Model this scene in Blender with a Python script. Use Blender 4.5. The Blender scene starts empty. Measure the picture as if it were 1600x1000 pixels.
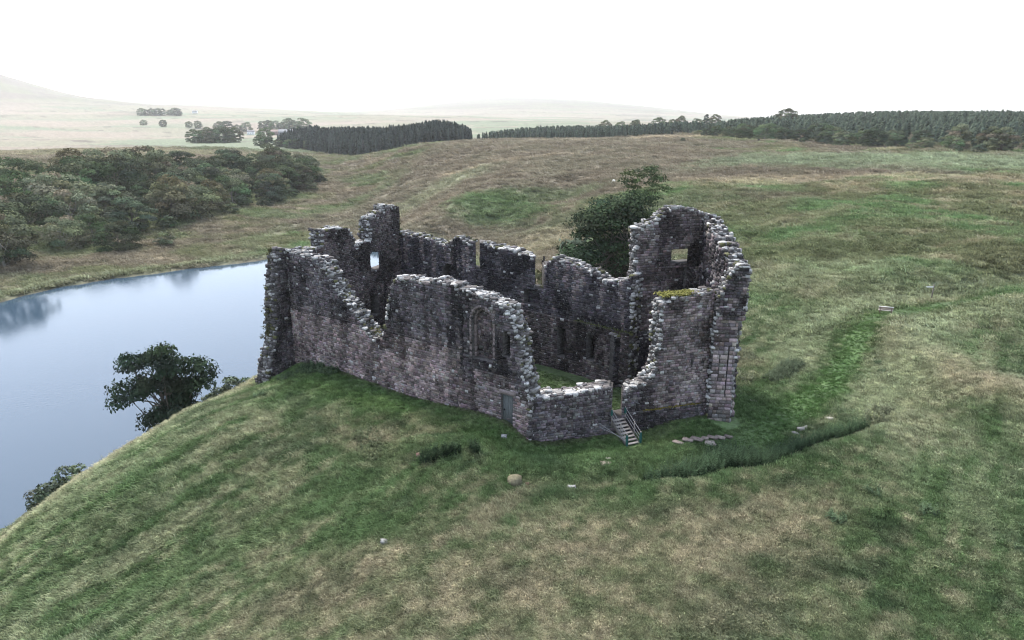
import bpy, bmesh, math, random
import numpy as np
from mathutils import Vector

R = math.radians
rng = np.random.default_rng(7)
random.seed(7)
sc = bpy.context.scene
COL = sc.collection

# ------------------------------------------------------------------ camera
CAM_H = 23.0
cam_d = bpy.data.cameras.new('camera')
cam_d.lens = 24.0
cam_d.sensor_width = 36.0
cam_d.clip_start = 0.5
cam_d.clip_end = 30000
cam = bpy.data.objects.new('camera', cam_d)
COL.objects.link(cam)
cam.location = (0, 0, CAM_H)
cam.rotation_euler = (R(90 - 16.4), 0, 0)
sc.camera = cam

# ------------------------------------------------------------------ sky, sun, exposure
SUN_AZ, SUN_EL = R(-28), R(54)          # azimuth from +Y towards +X
world = bpy.data.worlds.new('World')
sc.world = world
world.use_nodes = True
wn = world.node_tree
wn.nodes.clear()
w_out = wn.nodes.new('ShaderNodeOutputWorld')
w_bg = wn.nodes.new('ShaderNodeBackground')
w_sky = wn.nodes.new('ShaderNodeTexSky')
w_sky.sky_type = 'NISHITA'
w_sky.sun_disc = False
w_sky.sun_elevation = SUN_EL
w_sky.sun_rotation = SUN_AZ
w_sky.altitude = 200
w_sky.air_density = 1.0
w_sky.dust_density = 2.0
w_sky.ozone_density = 1.0
w_mix = wn.nodes.new('ShaderNodeMix')
w_mix.data_type = 'RGBA'
w_mix.inputs[0].default_value = 0.25          # thin even cloud over the whole sky
w_mix.inputs[7].default_value = (10.0, 10.6, 11.6, 1)
wn.links.new(w_sky.outputs[0], w_mix.inputs[6])
wn.links.new(w_mix.outputs[2], w_bg.inputs[0])
w_bg.inputs[1].default_value = 0.075
wn.links.new(w_bg.outputs[0], w_out.inputs[0])

sun_d = bpy.data.lights.new('sun', 'SUN')
sun_d.energy = 1.5
sun_d.angle = R(12)
sun_d.color = (1.0, 0.95, 0.88)
sun = bpy.data.objects.new('sun', sun_d)
COL.objects.link(sun)
sun_dir = Vector((math.sin(SUN_AZ) * math.cos(SUN_EL), math.cos(SUN_AZ) * math.cos(SUN_EL), math.sin(SUN_EL)))
sun.rotation_euler = sun_dir.to_track_quat('Z', 'Y').to_euler()

sc.view_settings.view_transform = 'Standard'
sc.view_settings.look = 'None'
sc.view_settings.exposure = 2.2
sc.view_settings.gamma = 1.0
sc.view_settings.use_curve_mapping = False
sc.cycles.max_bounces = 6
sc.cycles.diffuse_bounces = 3
sc.cycles.glossy_bounces = 3
sc.cycles.transmission_bounces = 4
sc.cycles.transparent_max_bounces = 8
sc.cycles.volume_bounces = 1
sc.cycles.use_denoising = True
sc.cycles.filter_width = 1.1


# ------------------------------------------------------------------ noise
def _hash(ix, iy, seed):
    h = (ix.astype(np.int64) * 374761393 + iy.astype(np.int64) * 668265263 + seed * 1442695041) & 0xFFFFFFFF
    h = ((h ^ (h >> 13)) * 1274126177) & 0xFFFFFFFF
    h = h ^ (h >> 16)
    return (h & 0xFFFFFF) / float(0xFFFFFF)


def vnoise(x, y, seed=0):
    x = np.asarray(x, float); y = np.asarray(y, float)
    ix = np.floor(x); iy = np.floor(y)
    fx = x - ix; fy = y - iy
    fx = fx * fx * (3 - 2 * fx); fy = fy * fy * (3 - 2 * fy)
    a = _hash(ix, iy, seed); b = _hash(ix + 1, iy, seed)
    c = _hash(ix, iy + 1, seed); d = _hash(ix + 1, iy + 1, seed)
    return (a * (1 - fx) + b * fx) * (1 - fy) + (c * (1 - fx) + d * fx) * fy


def fbm(x, y, octaves=4, seed=0):
    s = 0.0; a = 0.5; n = 0.0
    for o in range(octaves):
        s = s + a * vnoise(x * 2 ** o + 17.3 * o, y * 2 ** o - 9.1 * o, seed + o)
        n += a; a *= 0.5
    return s / n            # 0..1


def sstep(a, b, x):
    t = np.clip((x - a) / (b - a), 0, 1)
    return t * t * (3 - 2 * t)


# ------------------------------------------------------------------ terrain
LAKE_Z = -11.0
LAKE = np.array([(-260, 95), (-180, 104), (-125, 114), (-99.1, 127.8), (-96.4, 134.9), (-94.3, 139.9), (-87.9, 147.7),
                 (-80.9, 153.5), (-71.2, 162.1), (-60.1, 170.8), (-47.2, 177.7), (-34.6, 182.3), (-22, 178), (-12, 163),
                 (-9, 140), (-14, 118), (-22, 97), (-31, 80), (-37, 67), (-43, 56), (-46.5, 44), (-48, 30), (-47, 0), (-52, -40),
                 (-120, -70), (-260, -60)], float)
CTL = [(-20.9,62.3,0.33),(-11.1,55.1,0.71),(-4.1,50.1,1.00),(0.0,47.0,0.73),(1.2,46.1,0.00),(7.7,48.1,-0.20),(9.9,48.4,-0.25),(15.9,50.5,0.00),(17.3,49.0,-0.20),(-23.6,60.1,-0.80),
 (-24.9,62.0,-1.20),(-28.7,56.5,-2.00),(-31.6,51.0,-3.00),(-33.7,45.7,-4.00),(-35.4,40.9,-5.20),(-27.7,30.5,-4.00),(-22.3,33.9,-2.50),(-16.4,38.6,-1.20),(-12.5,27.6,-1.40),
 (-8.7,41.5,-0.10),(-7.0,31.9,-0.20),(0.0,26.0,0.00),(0.0,38.0,0.10),(0.0,43.0,0.10),(7.7,36.3,0.20),(5.8,25.4,0.50),(13.0,29.6,0.70),(17.9,43.0,0.10),(20.2,38.3,0.80),(17.0,25.0,0.90),
 (22.7,25.1,0.80),(27.9,32.2,0.80),(27.1,43.7,0.70),(39.7,56.4,0.50),(44.7,55.6,0.80),(29.6,66.2,-0.60),(31.3,80.2,-0.60),(39.5,73.1,0.00),(55.2,70.2,0.90),(44.2,91.8,0.60),(58.1,93.1,1.20),
 (73.0,95.5,2.50),(36.8,100.8,-0.60),(55.1,116.5,2.50),(77.7,127.3,4.20),(95.6,127.3,4.20),(68.0,145.8,4.20),(53.4,142.3,2.00),(72.1,195.3,5.00),(96.2,173.6,7.00),(124.2,168.2,7.50),
 (140.6,256.5,8.60),(188.2,257.5,9.00),(108.0,296.3,9.00),(172.9,316.6,10.00),(200.6,275.1,10.00),(138.9,382.6,11.00),(125.8,479.4,13.00),(76.0,418.8,10.60),(27.7,302.8,6.00),(34.7,382.3,10.00),
 (0.0,401.3,9.00),(-35.5,390.5,8.00),(-81.7,448.5,3.00),(0.0,284.3,4.50),(0.0,232.0,-0.50),(-13.2,237.0,-1.00),(-19.9,213.3,-4.50),(-34.1,227.8,-8.50),(9.0,193.9,-2.00),(7.7,163.5,-5.00),
 (-7.4,196.4,-6.00),(28.8,207.3,2.00),(44.6,192.5,3.50),(67.7,285.0,7.00),(46.7,166.7,1.50),(-69.1,311.0,-8.50),(-87.0,336.4,-8.00),(-110.2,503.0,-3.00),(-97.5,275.7,-10.00),(-95.9,184.2,-10.30),
 (-101.5,158.8,-10.30),(-106.9,138.8,-10.20),(-84.9,200.0,-10.30),(-66.3,220.8,-9.60),(-42.9,189.2,-10.30),
 (-35,54.5,-6.2),(-36.8,48.5,-7.0),(-38.8,42.5,-8.0),(-31.5,60,-5.0),(-28,66.5,-5),(-93,400,-6.5),
 # wooded bank on the far shore and the plateau behind it
 (-120,190,-9),(-140,165,-9),(-125,225,-5.5),(-160,200,-4.5),(-135,270,-3),(-150,260,-1.5),(-190,250,1),(-130,330,-2.5),(-140,380,0),
 (-260,356,3.0),(-284,444,2.0),(-257,514,1.0),(-240,659,0.0),(-192,706,-1.0),(-506,797,-2.0),(-467,1031,-3.0),(-511,1413,-4.0),
 (-938,1300,7.2),(-811,1500,11.3),(-648,1600,14.7),(-405,1500,15.0),(-135,1500,17.0),(58,1300,16.5),(-1431,3200,77.8),(-1856,3200,105.1),(-2170,3300,152.3),(-2336,3300,202.2),(-2689,3400,283.7),(-3600,5200,130),(-2600,5200,110),(-1900,4800,90),(-2250,3900,120),(-2500,3000,190),(-1990,3250,122),
 (-1066,3400,60.9),(-628,3500,47.0),(-117,2600,31.9),(225,2500,22.9),(-896,5000,83.0),(-290,6500,206.3),(464,6500,195.2),(1162,6500,140.0),(2037,6500,40),(-1750,6500,67.6),
 (151,560,13.5),(251,620,18),(367,680,22.0),(461,640,20),(486,900,14),(1080,1500,4),(109,600,9.4),(72,800,12),(3000,6500,-20),(-2600,6500,260),
 # castle court and the slopes that fall away behind it
 (-5,62,0.0),(5,58,0.0),(-13,68,0.1),(13,54,0.1),(-14,80,-1.2),(4,70,-0.8),(16,66,-0.5),(20,56,-0.3),(-20,88,-7),(-26,72,-4.5),(0,95,-5),(18,90,-2),(-6,120,-8),(14,125,-4),
 # under and behind the camera
 (0,12,0.2),(0,3,0.3),(20,8,0.8),(-20,10,-3),(-34,22,-6),(30,5,1),(40,30,1.2),(70,50,1.8),(0,-40,0.5),(60,-60,2),(-40,-20,-8),(0,-400,2),(400,-400,8),(-400,-400,0),(600,200,12),(300,100,8),(-500,150,2),(-400,260,3),
 (2500,2500,0),(4000,-3000,40),(-4000,-3000,40),(-4500,1500,120)]
CTL = np.array(CTL, float)


def _warp(x, y):
    return np.stack([np.arctan2(x, y + 1e-6) * 1.6, np.log(np.hypot(x, y) + 8.0)], -1)


def _phi(d2):
    return np.where(d2 > 1e-12, 0.5 * d2 * np.log(np.maximum(d2, 1e-12)), 0.0)


_cw = _warp(CTL[:, 0], CTL[:, 1])
_n = len(CTL)
_K = _phi(((_cw[:, None] - _cw[None]) ** 2).sum(-1)) + np.eye(_n) * 1e-4
_Pm = np.concatenate([np.ones((_n, 1)), _cw], 1)
_A = np.block([[_K, _Pm], [_Pm.T, np.zeros((3, 3))]])
_sol = np.linalg.solve(_A, np.concatenate([CTL[:, 2], np.zeros(3)]))


def lake_sd(x, y):
    """signed distance to the shoreline, negative on the water"""
    x = np.asarray(x, float); y = np.asarray(y, float)
    best = np.full(x.shape, 1e9); inside = np.zeros(x.shape, bool)
    P = LAKE
    for i in range(len(P)):
        ax, ay = P[i]; bx, by = P[(i + 1) % len(P)]
        ex, ey = bx - ax, by - ay
        t = np.clip(((x - ax) * ex + (y - ay) * ey) / (ex * ex + ey * ey), 0, 1)
        best = np.minimum(best, np.hypot(x - ax - t * ex, y - ay - t * ey))
        cond = (ay > y) != (by > y)
        xi = ax + (y - ay) / np.where(abs(by - ay) < 1e-9, 1e-9, by - ay) * ex
        inside ^= cond & (x < xi)
    return np.where(inside, -best, best) + (fbm(x / 6, y / 6, 3, 91) - 0.5) * 3.0


def seg_dist(x, y, pts):
    best = np.full(np.shape(x), 1e9)
    for (ax, ay), (bx, by) in zip(pts[:-1], pts[1:]):
        ex, ey = bx - ax, by - ay
        t = np.clip(((x - ax) * ex + (y - ay) * ey) / (ex * ex + ey * ey), 0, 1)
        best = np.minimum(best, np.hypot(x - ax - t * ex, y - ay - t * ey))
    return best


NETTLES = [(9.2, 41.0), (12.2, 41.6), (14.6, 43.0), (17.2, 43.0), (20.6, 44.8), (24.2, 46.6), (27.6, 48.6)]


def terrain(x, y):
    x = np.asarray(x, float); y = np.asarray(y, float)
    shp = x.shape
    x = x.ravel(); y = y.ravel()
    z = np.empty(x.shape)
    for i in range(0, len(x), 20000):
        w = _warp(x[i:i + 20000], y[i:i + 20000])
        d2 = ((w[:, None] - _cw[None]) ** 2).sum(-1)
        z[i:i + 20000] = _phi(d2) @ _sol[:_n] + _sol[_n] + w @ _sol[_n + 1:]
    r = np.hypot(x, y)
    near = 1 - sstep(150, 400, r)
    z += near * ((fbm(x / 7, y / 7, 3, 3) - .5) * .55 + (fbm(x / 1.7, y / 1.7, 3, 5) - .5) * .22)
    z += sstep(60, 200, r) * (fbm(x / 28, y / 28, 3, 9) - .5) * 2.6
    z += sstep(70, 130, r) * (1 - sstep(350, 600, r)) * (fbm((x * .8 + y * .6) / 16, (y * .8 - x * .6) / 9, 3, 13) - .5) * 2.2
    z += sstep(300, 1500, r) * (fbm(x / 220, y / 220, 4, 11) - .5) * 14
    # sunken way with the nettle bank in front of the gate, low turf platform west of it
    dn = seg_dist(x, y, NETTLES)
    z -= 0.55 * np.exp(-(dn / 1.3) ** 2)
    z += 0.45 * np.exp(-(seg_dist(x, y, [(p[0] + .6, p[1] - 2.3) for p in NETTLES]) / 1.4) ** 2)
    z += 0.55 * np.exp(-(seg_dist(x, y, [(-6.6, 43.6), (-3.4, 43.2)]) / 1.5) ** 4)
    z += 0.35 * np.exp(-(seg_dist(x, y, [(0.5, 42.4), (6.5, 42.6)]) / 1.5) ** 4)
    z += 1.1 * np.exp(-(seg_dist(x, y, [(42, 75), (39, 65), (40, 56), (44, 46), (47, 38)]) / 4.5) ** 2)
    z += 1.6 * np.exp(-(seg_dist(x, y, [(60, 96), (80, 104), (110, 106)]) / 7) ** 2) - 1.2 * np.exp(-(seg_dist(x, y, [(58, 88), (80, 93), (110, 94)]) / 4) ** 2)
    # green spurs behind the castle
    z += 3.0 * np.exp(-(seg_dist(x, y, [(-22, 190), (-6, 232)]) / 12) ** 2)
    z -= 2.0 * np.exp(-(seg_dist(x, y, [(6, 190), (18, 225)]) / 11) ** 2)
    sd = lake_sd(x, y)
    low = LAKE_Z + np.clip(sd * .35, 0, .7)
    bank = LAKE_Z + np.clip(sd * .35, 0, .7) + np.maximum(sd - 2, 0) * 1.15
    z = np.where(sd > 0, np.minimum(np.maximum(z, low), np.maximum(bank, low)), LAKE_Z + np.maximum(sd * .3, -2.0))
    return z.reshape(shp)


def ter(x, y):
    return float(terrain(np.array([x]), np.array([y]))[0])
#--TERRAIN-END


# ------------------------------------------------------------------ helpers
def tag(o, label=None, cat=None, group=None, kind=None):
    if label: o['label'] = label
    if cat: o['category'] = cat
    if group: o['group'] = group
    if kind: o['kind'] = kind
    return o


def link(name, mesh, parent=None):
    o = bpy.data.objects.new(name, mesh)
    COL.objects.link(o)
    if parent is not None: o.parent = parent
    return o


def mesh_from(name, verts, faces, mat, tint=None, smooth=False):
    """verts (n,3); faces list of arrays or an (m,k) array; tint (n,3) point colours"""
    me = bpy.data.meshes.new(name)
    verts = np.asarray(verts, np.float32)
    faces = np.asarray(faces, np.int32)
    me.vertices.add(len(verts))
    me.vertices.foreach_set('co', verts.ravel())
    m, k = faces.shape
    me.loops.add(m * k)
    me.loops.foreach_set('vertex_index', faces.ravel())
    me.polygons.add(m)
    me.polygons.foreach_set('loop_start', np.arange(0, m * k, k, dtype=np.int32))
    if smooth:
        me.polygons.foreach_set('use_smooth', np.ones(m, bool))
    if tint is not None:
        a = me.attributes.new('tint', 'FLOAT_COLOR', 'POINT')
        t = np.ones((len(verts), 4), np.float32)
        t[:, :3] = tint
        a.data.foreach_set('color', t.ravel())
    me.update(calc_edges=True)
    me.validate()
    if mat: me.materials.append(mat)
    return me


class Acc:
    """collects quads with a colour per vertex"""
    def __init__(s): s.v = []; s.f = []; s.c = []; s.n = 0

    def add(s, v, f, col):
        v = np.asarray(v, float)
        s.v.append(v); s.f.append(np.asarray(f, int) + s.n)
        s.c.append(np.broadcast_to(np.asarray(col, float), (len(v), 3)))
        s.n += len(v)

    def mesh(s, name, mat, smooth=False):
        return mesh_from(name, np.concatenate(s.v), np.concatenate(s.f), mat, np.concatenate(s.c), smooth)


BOXF = np.array([(0, 3, 2, 1), (4, 5, 6, 7), (0, 1, 5, 4), (1, 2, 6, 5), (2, 3, 7, 6), (3, 0, 4, 7)])


def box_v(c, h, rz=0.0, rx=0.0, ry=0.0):
    v = np.array([(x, y, z) for z in (-1, 1) for x, y in ((-1, -1), (1, -1), (1, 1), (-1, 1))], float) * np.asarray(h)
    for ang, (i, j) in ((rx, (1, 2)), (ry, (2, 0)), (rz, (0, 1))):
        if ang:
            ca, sa = math.cos(ang), math.sin(ang)
            a, b = v[:, i].copy(), v[:, j].copy()
            v[:, i] = ca * a - sa * b; v[:, j] = sa * a + ca * b
    return v + np.asarray(c, float)


def bar_v(p, q, w, h):
    """box from p to q, width w across and h in the vertical plane"""
    p = np.asarray(p, float); q = np.asarray(q, float)
    d = (q - p) / np.linalg.norm(q - p)
    up = np.array([0, 0, 1.0]) if abs(d[2]) < .95 else np.array([0, 1.0, 0])
    a = np.cross(d, up); a /= np.linalg.norm(a)
    b = np.cross(a, d)
    a *= w / 2; b *= h / 2
    return np.array([p - a - b, p + a - b, p + a + b, p - a + b, q - a - b, q + a - b, q + a + b, q - a + b])


BARF = np.array([(0, 1, 2, 3), (7, 6, 5, 4), (4, 5, 1, 0), (5, 6, 2, 1), (6, 7, 3, 2), (7, 4, 0, 3)])


def tube(acc, pts, rad, col, sides=6):
    pts = np.asarray(pts, float); n = len(pts)
    vs = []
    for i in range(n):
        d = pts[min(i + 1, n - 1)] - pts[max(i - 1, 0)]
        d /= np.linalg.norm(d) + 1e-9
        a = np.cross(d, (0.31, 0.9, 0.3)); a /= np.linalg.norm(a) + 1e-9
        b = np.cross(d, a)
        for k in range(sides):
            t = 2 * math.pi * k / sides
            vs.append(pts[i] + rad[i] * (math.cos(t) * a + math.sin(t) * b))
    f = [(i * sides + k, i * sides + (k + 1) % sides, (i + 1) * sides + (k + 1) % sides, (i + 1) * sides + k)
         for i in range(n - 1) for k in range(sides)]
    acc.add(vs, f, col)


# ------------------------------------------------------------------ materials
def new_mat(name):
    m = bpy.data.materials.new(name)
    m.use_nodes = True
    m.node_tree.nodes.clear()
    return m, m.node_tree.nodes, m.node_tree.links


def tint_mat(name, scale=3.0, var=0.5, rough=0.9, bump=0.3, bump_scale=None, translucent=0.0, instancer=False, lichen=0.0,
             spec=0.15, per_object=0.0, bump_dist=0.05, broad=0.0):
    """colour from the mesh's own 'tint', broken up by noise"""
    m, N, L = new_mat(name)
    out = N.new('ShaderNodeOutputMaterial')
    at = N.new('ShaderNodeAttribute'); at.attribute_name = 'tint'
    if instancer: at.attribute_type = 'INSTANCER'
    geo = N.new('ShaderNodeNewGeometry')
    nz = N.new('ShaderNodeTexNoise'); nz.inputs['Scale'].default_value = scale
    nz.inputs['Detail'].default_value = 6; nz.inputs['Roughness'].default_value = 0.7
    L.new(geo.outputs['Position'], nz.inputs['Vector'])
    mr = N.new('ShaderNodeMapRange')
    mr.inputs[1].default_value = .25; mr.inputs[2].default_value = .75
    mr.inputs[3].default_value = 1 - var; mr.inputs[4].default_value = 1 + var
    L.new(nz.outputs[0], mr.inputs[0])
    fac = mr.outputs[0]
    if broad:
        nb = N.new('ShaderNodeTexNoise'); nb.inputs['Scale'].default_value = .3
        nb.inputs['Detail'].default_value = 8; nb.inputs['Roughness'].default_value = .75
        L.new(geo.outputs['Position'], nb.inputs['Vector'])
        mb = N.new('ShaderNodeMapRange')
        mb.inputs[1].default_value = .3; mb.inputs[2].default_value = .7
        mb.inputs[3].default_value = 1 - broad; mb.inputs[4].default_value = 1 + broad
        L.new(nb.outputs[0], mb.inputs[0])
        mq = N.new('ShaderNodeMath'); mq.operation = 'MULTIPLY'
        L.new(fac, mq.inputs[0]); L.new(mb.outputs[0], mq.inputs[1])
        fac = mq.outputs[0]
    if per_object:
        oi = N.new('ShaderNodeObjectInfo')
        m2 = N.new('ShaderNodeMapRange')
        m2.inputs[3].default_value = 1 - per_object; m2.inputs[4].default_value = 1 + per_object
        L.new(oi.outputs['Random'], m2.inputs[0])
        mm = N.new('ShaderNodeMath'); mm.operation = 'MULTIPLY'
        L.new(fac, mm.inputs[0]); L.new(m2.outputs[0], mm.inputs[1])
        fac = mm.outputs[0]
    mul = N.new('ShaderNodeVectorMath'); mul.operation = 'SCALE'
    L.new(at.outputs['Color'], mul.inputs[0]); L.new(fac, mul.inputs['Scale'])
    col = mul.outputs[0]
    if lichen:
        n2 = N.new('ShaderNodeTexNoise'); n2.inputs['Scale'].default_value = 3.6
        n2.inputs['Detail'].default_value = 8; n2.inputs['Roughness'].default_value = 0.75
        L.new(geo.outputs['Position'], n2.inputs['Vector'])
        r2 = N.new('ShaderNodeMapRange')
        r2.inputs[1].default_value = .59; r2.inputs[2].default_value = .64
        r2.inputs[3].default_value = 0; r2.inputs[4].default_value = lichen
        L.new(n2.outputs[0], r2.inputs[0])
        mx = N.new('ShaderNodeMix'); mx.data_type = 'RGBA'
        L.new(r2.outputs[0], mx.inputs[0]); L.new(col, mx.inputs[6])
        mx.inputs[7].default_value = (.32, .32, .31, 1)
        col = mx.outputs[2]
    if translucent:
        df = N.new('ShaderNodeBsdfDiffuse'); tr = N.new('ShaderNodeBsdfTranslucent'); ms = N.new('ShaderNodeMixShader')
        ms.inputs[0].default_value = translucent
        L.new(col, df.inputs[0]); L.new(col, tr.inputs[0])
        L.new(df.outputs[0], ms.inputs[1]); L.new(tr.outputs[0], ms.inputs[2])
        L.new(ms.outputs[0], out.inputs[0])
        return m
    b = N.new('ShaderNodeBsdfPrincipled')
    b.inputs['Roughness'].default_value = rough
    b.inputs['Specular IOR Level'].default_value = spec
    L.new(col, b.inputs['Base Color'])
    if bump:
        n3 = N.new('ShaderNodeTexNoise'); n3.inputs['Scale'].default_value = bump_scale or scale * 3
        n3.inputs['Detail'].default_value = 5
        L.new(geo.outputs['Position'], n3.inputs['Vector'])
        bp = N.new('ShaderNodeBump'); bp.inputs['Strength'].default_value = bump; bp.inputs['Distance'].default_value = bump_dist
        L.new(n3.outputs[0], bp.inputs['Height']); L.new(bp.outputs[0], b.inputs['Normal'])
    L.new(b.outputs[0], out.inputs[0])
    return m


M_ground = tint_mat('turf', scale=2.2, var=.5, bump=.5, bump_scale=5.0, bump_dist=.15, broad=.45)
M_stone = tint_mat('masonry', scale=9.0, var=.45, bump=.6, bump_scale=14, lichen=.85)
M_core = tint_mat('wall core', scale=6.0, var=.4, bump=.9, bump_scale=9)
M_cap = tint_mat('rubble stone', scale=7.0, var=.5, bump=.6, bump_scale=12, per_object=.2)
M_leaf = tint_mat('leaves', scale=1.0, var=.35, translucent=.12, per_object=.3)
M_bark = tint_mat('bark', scale=5.0, var=.4, bump=.4)
M_grass = tint_mat('grass blades', scale=3.0, var=.35, translucent=.3, instancer=True)
M_plain = tint_mat('painted and timber parts', scale=12.0, var=.25, bump=.1, rough=.8)

# ------------------------------------------------------------------ the ground sheet and its colours
GREEN = np.array((.062, .095, .042)); DGREEN = np.array((.032, .052, .027)); STRAW = np.array((.238, .203, .142))
PALE = np.array((.170, .190, .115)); BROWN = np.array((.118, .100, .076)); OLIVE = np.array((.100, .105, .058))
EARTH = np.array((.055, .045, .035)); FIELD = np.array((.135, .158, .100))
CASTLE = [(-20.9, 62.3), (1.19, 46.14), (16.0, 50.7), (17.3, 50.0)]
COURT = np.array([(-19.3, 63.6), (0.5, 48.0), (15.5, 52.0), (16, 58), (10.5, 57.5), (-12.7, 76.6)])
TRACK = [(16.4, 45.3), (23.8, 52.1), (29.2, 58.2), (34.8, 66.2), (39.4, 72.8), (44.2, 78.0), (50.7, 81.5), (58.4, 83.8), (66.5, 86.2), (95, 92)]


def mixc(a, b, t):
    return a * (1 - t)[:, None] + b * t[:, None]


def spot(x, y, cx, cy, rx, ry, ang=0, soft=.5):
    a = math.radians(ang); dx, dy = x - cx, y - cy
    u = (dx * math.cos(a) + dy * math.sin(a)) / rx; v = (-dx * math.sin(a) + dy * math.cos(a)) / ry
    d = np.hypot(u, v) + (fbm(x / 2.2, y / 2.2, 3, 77) - .5) * .9
    return 1 - sstep(1 - soft, 1 + soft, d)


def in_poly(x, y, P):
    ins = np.zeros(np.shape(x), bool)
    for i in range(len(P)):
        ax, ay = P[i]; bx, by = P[(i + 1) % len(P)]
        if by == ay: continue
        ins ^= ((ay > y) != (by > y)) & (x < ax + (y - ay) / (by - ay) * (bx - ax))
    return ins


def ground_colour(x, y, z):
    r = np.hypot(x, y)
    big = fbm(x / 9, y / 9, 4, 21)
    # combed by the wind: streaks run down the slope from upper right to lower left
    st = fbm((x * .62 + y * .78) / 5.0, (x * .78 - y * .62) / .7, 4, 33)
    fine = fbm(x / .8, y / .8, 3, 41)
    straw = sstep(.40, .76, .35 * big + .45 * st + .40 * fine - .08)
    c = mixc(np.broadcast_to(GREEN, (len(x), 3)), STRAW * .95, straw * .66)
    c = mixc(c, DGREEN, sstep(.58, .72, fbm(x / 3.0 + 9, y / 3.0, 4, 51)) * .65)
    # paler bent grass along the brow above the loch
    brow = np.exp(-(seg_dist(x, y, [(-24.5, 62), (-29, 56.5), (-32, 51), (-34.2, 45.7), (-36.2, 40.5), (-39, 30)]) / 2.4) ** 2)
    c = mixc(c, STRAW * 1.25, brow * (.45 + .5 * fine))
    left = sstep(-8, -22, x) * (1 - sstep(60, 75, y))
    c = mixc(c, PALE, left * sstep(.3, .65, st) * .5)
    # dry patch low in the middle of the picture
    for (cx, cy, rx, ry, a, k) in [(4, 28, 12, 4.5, 5, .45), (11, 34, 8, 3, 0, .45), (-8, 31, 6, 3, 20, .45), (-10, 45, 4, 1.6, -30, .4), (16.5, 35.5, 5, 2.6, 20, .45), (33, 52, 9, 3.0, 62, .5), (23, 66, 3, 3, 0, .4), (28.5, 64.5, 4, 2, 30, .5)]:
        c = mixc(c, STRAW, spot(x, y, cx, cy, rx, ry, a, .6) * k * (.3 + 1.1 * fine))
    # greener lawn: round the walls, the mown track, a few patches
    dw = seg_dist(x, y, CASTLE)
    c = mixc(c, np.array((.058, .098, .034)), (1 - sstep(2.4, 5.5, dw + (big - .5) * 4)) * .78)
    for (cx, cy, rx, ry, a, k) in [(3, 42.3, 6, 1.8, 3, .75), (-7, 43.5, 5, 1.4, -8, .6), (11, 44.6, 4.5, 1.5, 6, .8), (20, 52, 6, 4, 50, .7), (-11, 39, 8, 1.5, 18, .55), (-20, 33.5, 6, 1.0, 35, .6), (28, 37.5, 3.2, 4, 20, .55), (-15, 36, 7, .8, 28, .5), (5, 38, 5, 1.5, 0, .35), (32, 33, 4, 6, 0, .45)]:
        c = mixc(c, GREEN * 1.1, spot(x, y, cx, cy, rx, ry, a, .6) * k)
    dt = seg_dist(x, y, TRACK)
    c = mixc(c, PALE * 1.05, sstep(20, 30, x) * sstep(.3, .6, st) * .45)
    rdg = np.exp(-(seg_dist(x, y, [(42, 75), (39, 65), (40, 56), (44, 46), (47, 38)]) / 3.2) ** 2)
    c = mixc(c, STRAW * 1.1, rdg * .75 * (.4 + .9 * st))  # ridge crest painted paler for the light on its top
    c = mixc(c, PALE * 1.15, np.exp(-((dt - 5.0) / 2.6) ** 2) * .75 * sstep(24, 30, x))
    c = mixc(c, np.array((.046, .084, .028)), (1 - sstep(.9, 2.7, dt + (fine - .5) * 1.8)) * .92 * sstep(15, 24, x))
    c = mixc(c, GREEN * .85, in_poly(x, y, COURT) * .95)
    # middle distance
    mid = sstep(78, 120, r)
    m = mixc(np.broadcast_to(OLIVE, (len(x), 3)) * 1.05, GREEN * 1.35, sstep(.4, .62, fbm(x / 14, y / 14, 4, 61)))
    m = mixc(m, STRAW, sstep(.52, .75, fbm(x / 8, y / 5, 4, 62)) * .6)
    heath = sstep(.30, .55, fbm(x / 30, y / 22, 4, 63) + .35 * sstep(200, 260, y) * (1 - sstep(60, 130, x)) - .25 * sstep(20, 60, x) * (1 - sstep(170, 230, y)))
    m = mixc(m, BROWN * (0.9 + .5 * fbm(x / 4, y / 4, 3, 64)[:, None]), heath * .85)
    for (cx, cy, rx, ry, a, col, k) in [(-64, 300, 9, 40, -12, GREEN * 1.15, .7), (-30, 262, 10, 46, -28, PALE * .95, .5), (-4, 207, 14, 16, 60, GREEN * 1.2, .85), (33, 178, 26, 22, 20, GREEN * 1.15, .5), (12, 222, 18, 9, 20, GREEN * 1.1, .6),  # valley strips: green floor, pale crest; slope light and shade put into the colour
                                        (150, 250, 62, 34, -8, FIELD * 1.15, .95), (100, 255, 30, 18, 0, FIELD, .8),
                                        (95, 200, 45, 10, -8, STRAW * 1.05, .7), (120, 180, 40, 7, -6, STRAW * 1.05, .65), (128, 205, 34, 6, -8, BROWN * .7, .7), (80, 222, 26, 8, -5, BROWN * .75, .6),
                                        (55, 440, 60, 10, 15, STRAW * 1.0, .6), (10, 318, 28, 4, 8, STRAW, .6), (-20, 300, 10, 3, 8, STRAW * 1.2, .8), (110, 445, 40, 9, 0, STRAW * 1.1, .7),
                                        (62, 135, 34, 26, 30, GREEN * 1.2, .3), (45, 100, 16, 9, -20, PALE * 1.05, .6), (7, 165, 14, 10, 0, STRAW * 1.05, .5)]:
        m = mixc(m, col, spot(x, y, cx, cy, rx, ry, a, .5) * k * (.65 + .6 * fine))
    c = mixc(c, m, mid)
    c = mixc(c, np.array((.050, .086, .032)), (1 - sstep(.8, 2.4, dt + (fine - .5) * 1.8)) * .8 * sstep(40, 50, x) * (1 - sstep(110, 140, r)))
    c = mixc(c, PALE * 1.1, np.exp(-((dt - 4.6) / 2.0) ** 2) * .5 * sstep(40, 50, x) * (1 - sstep(110, 140, r)))
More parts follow.
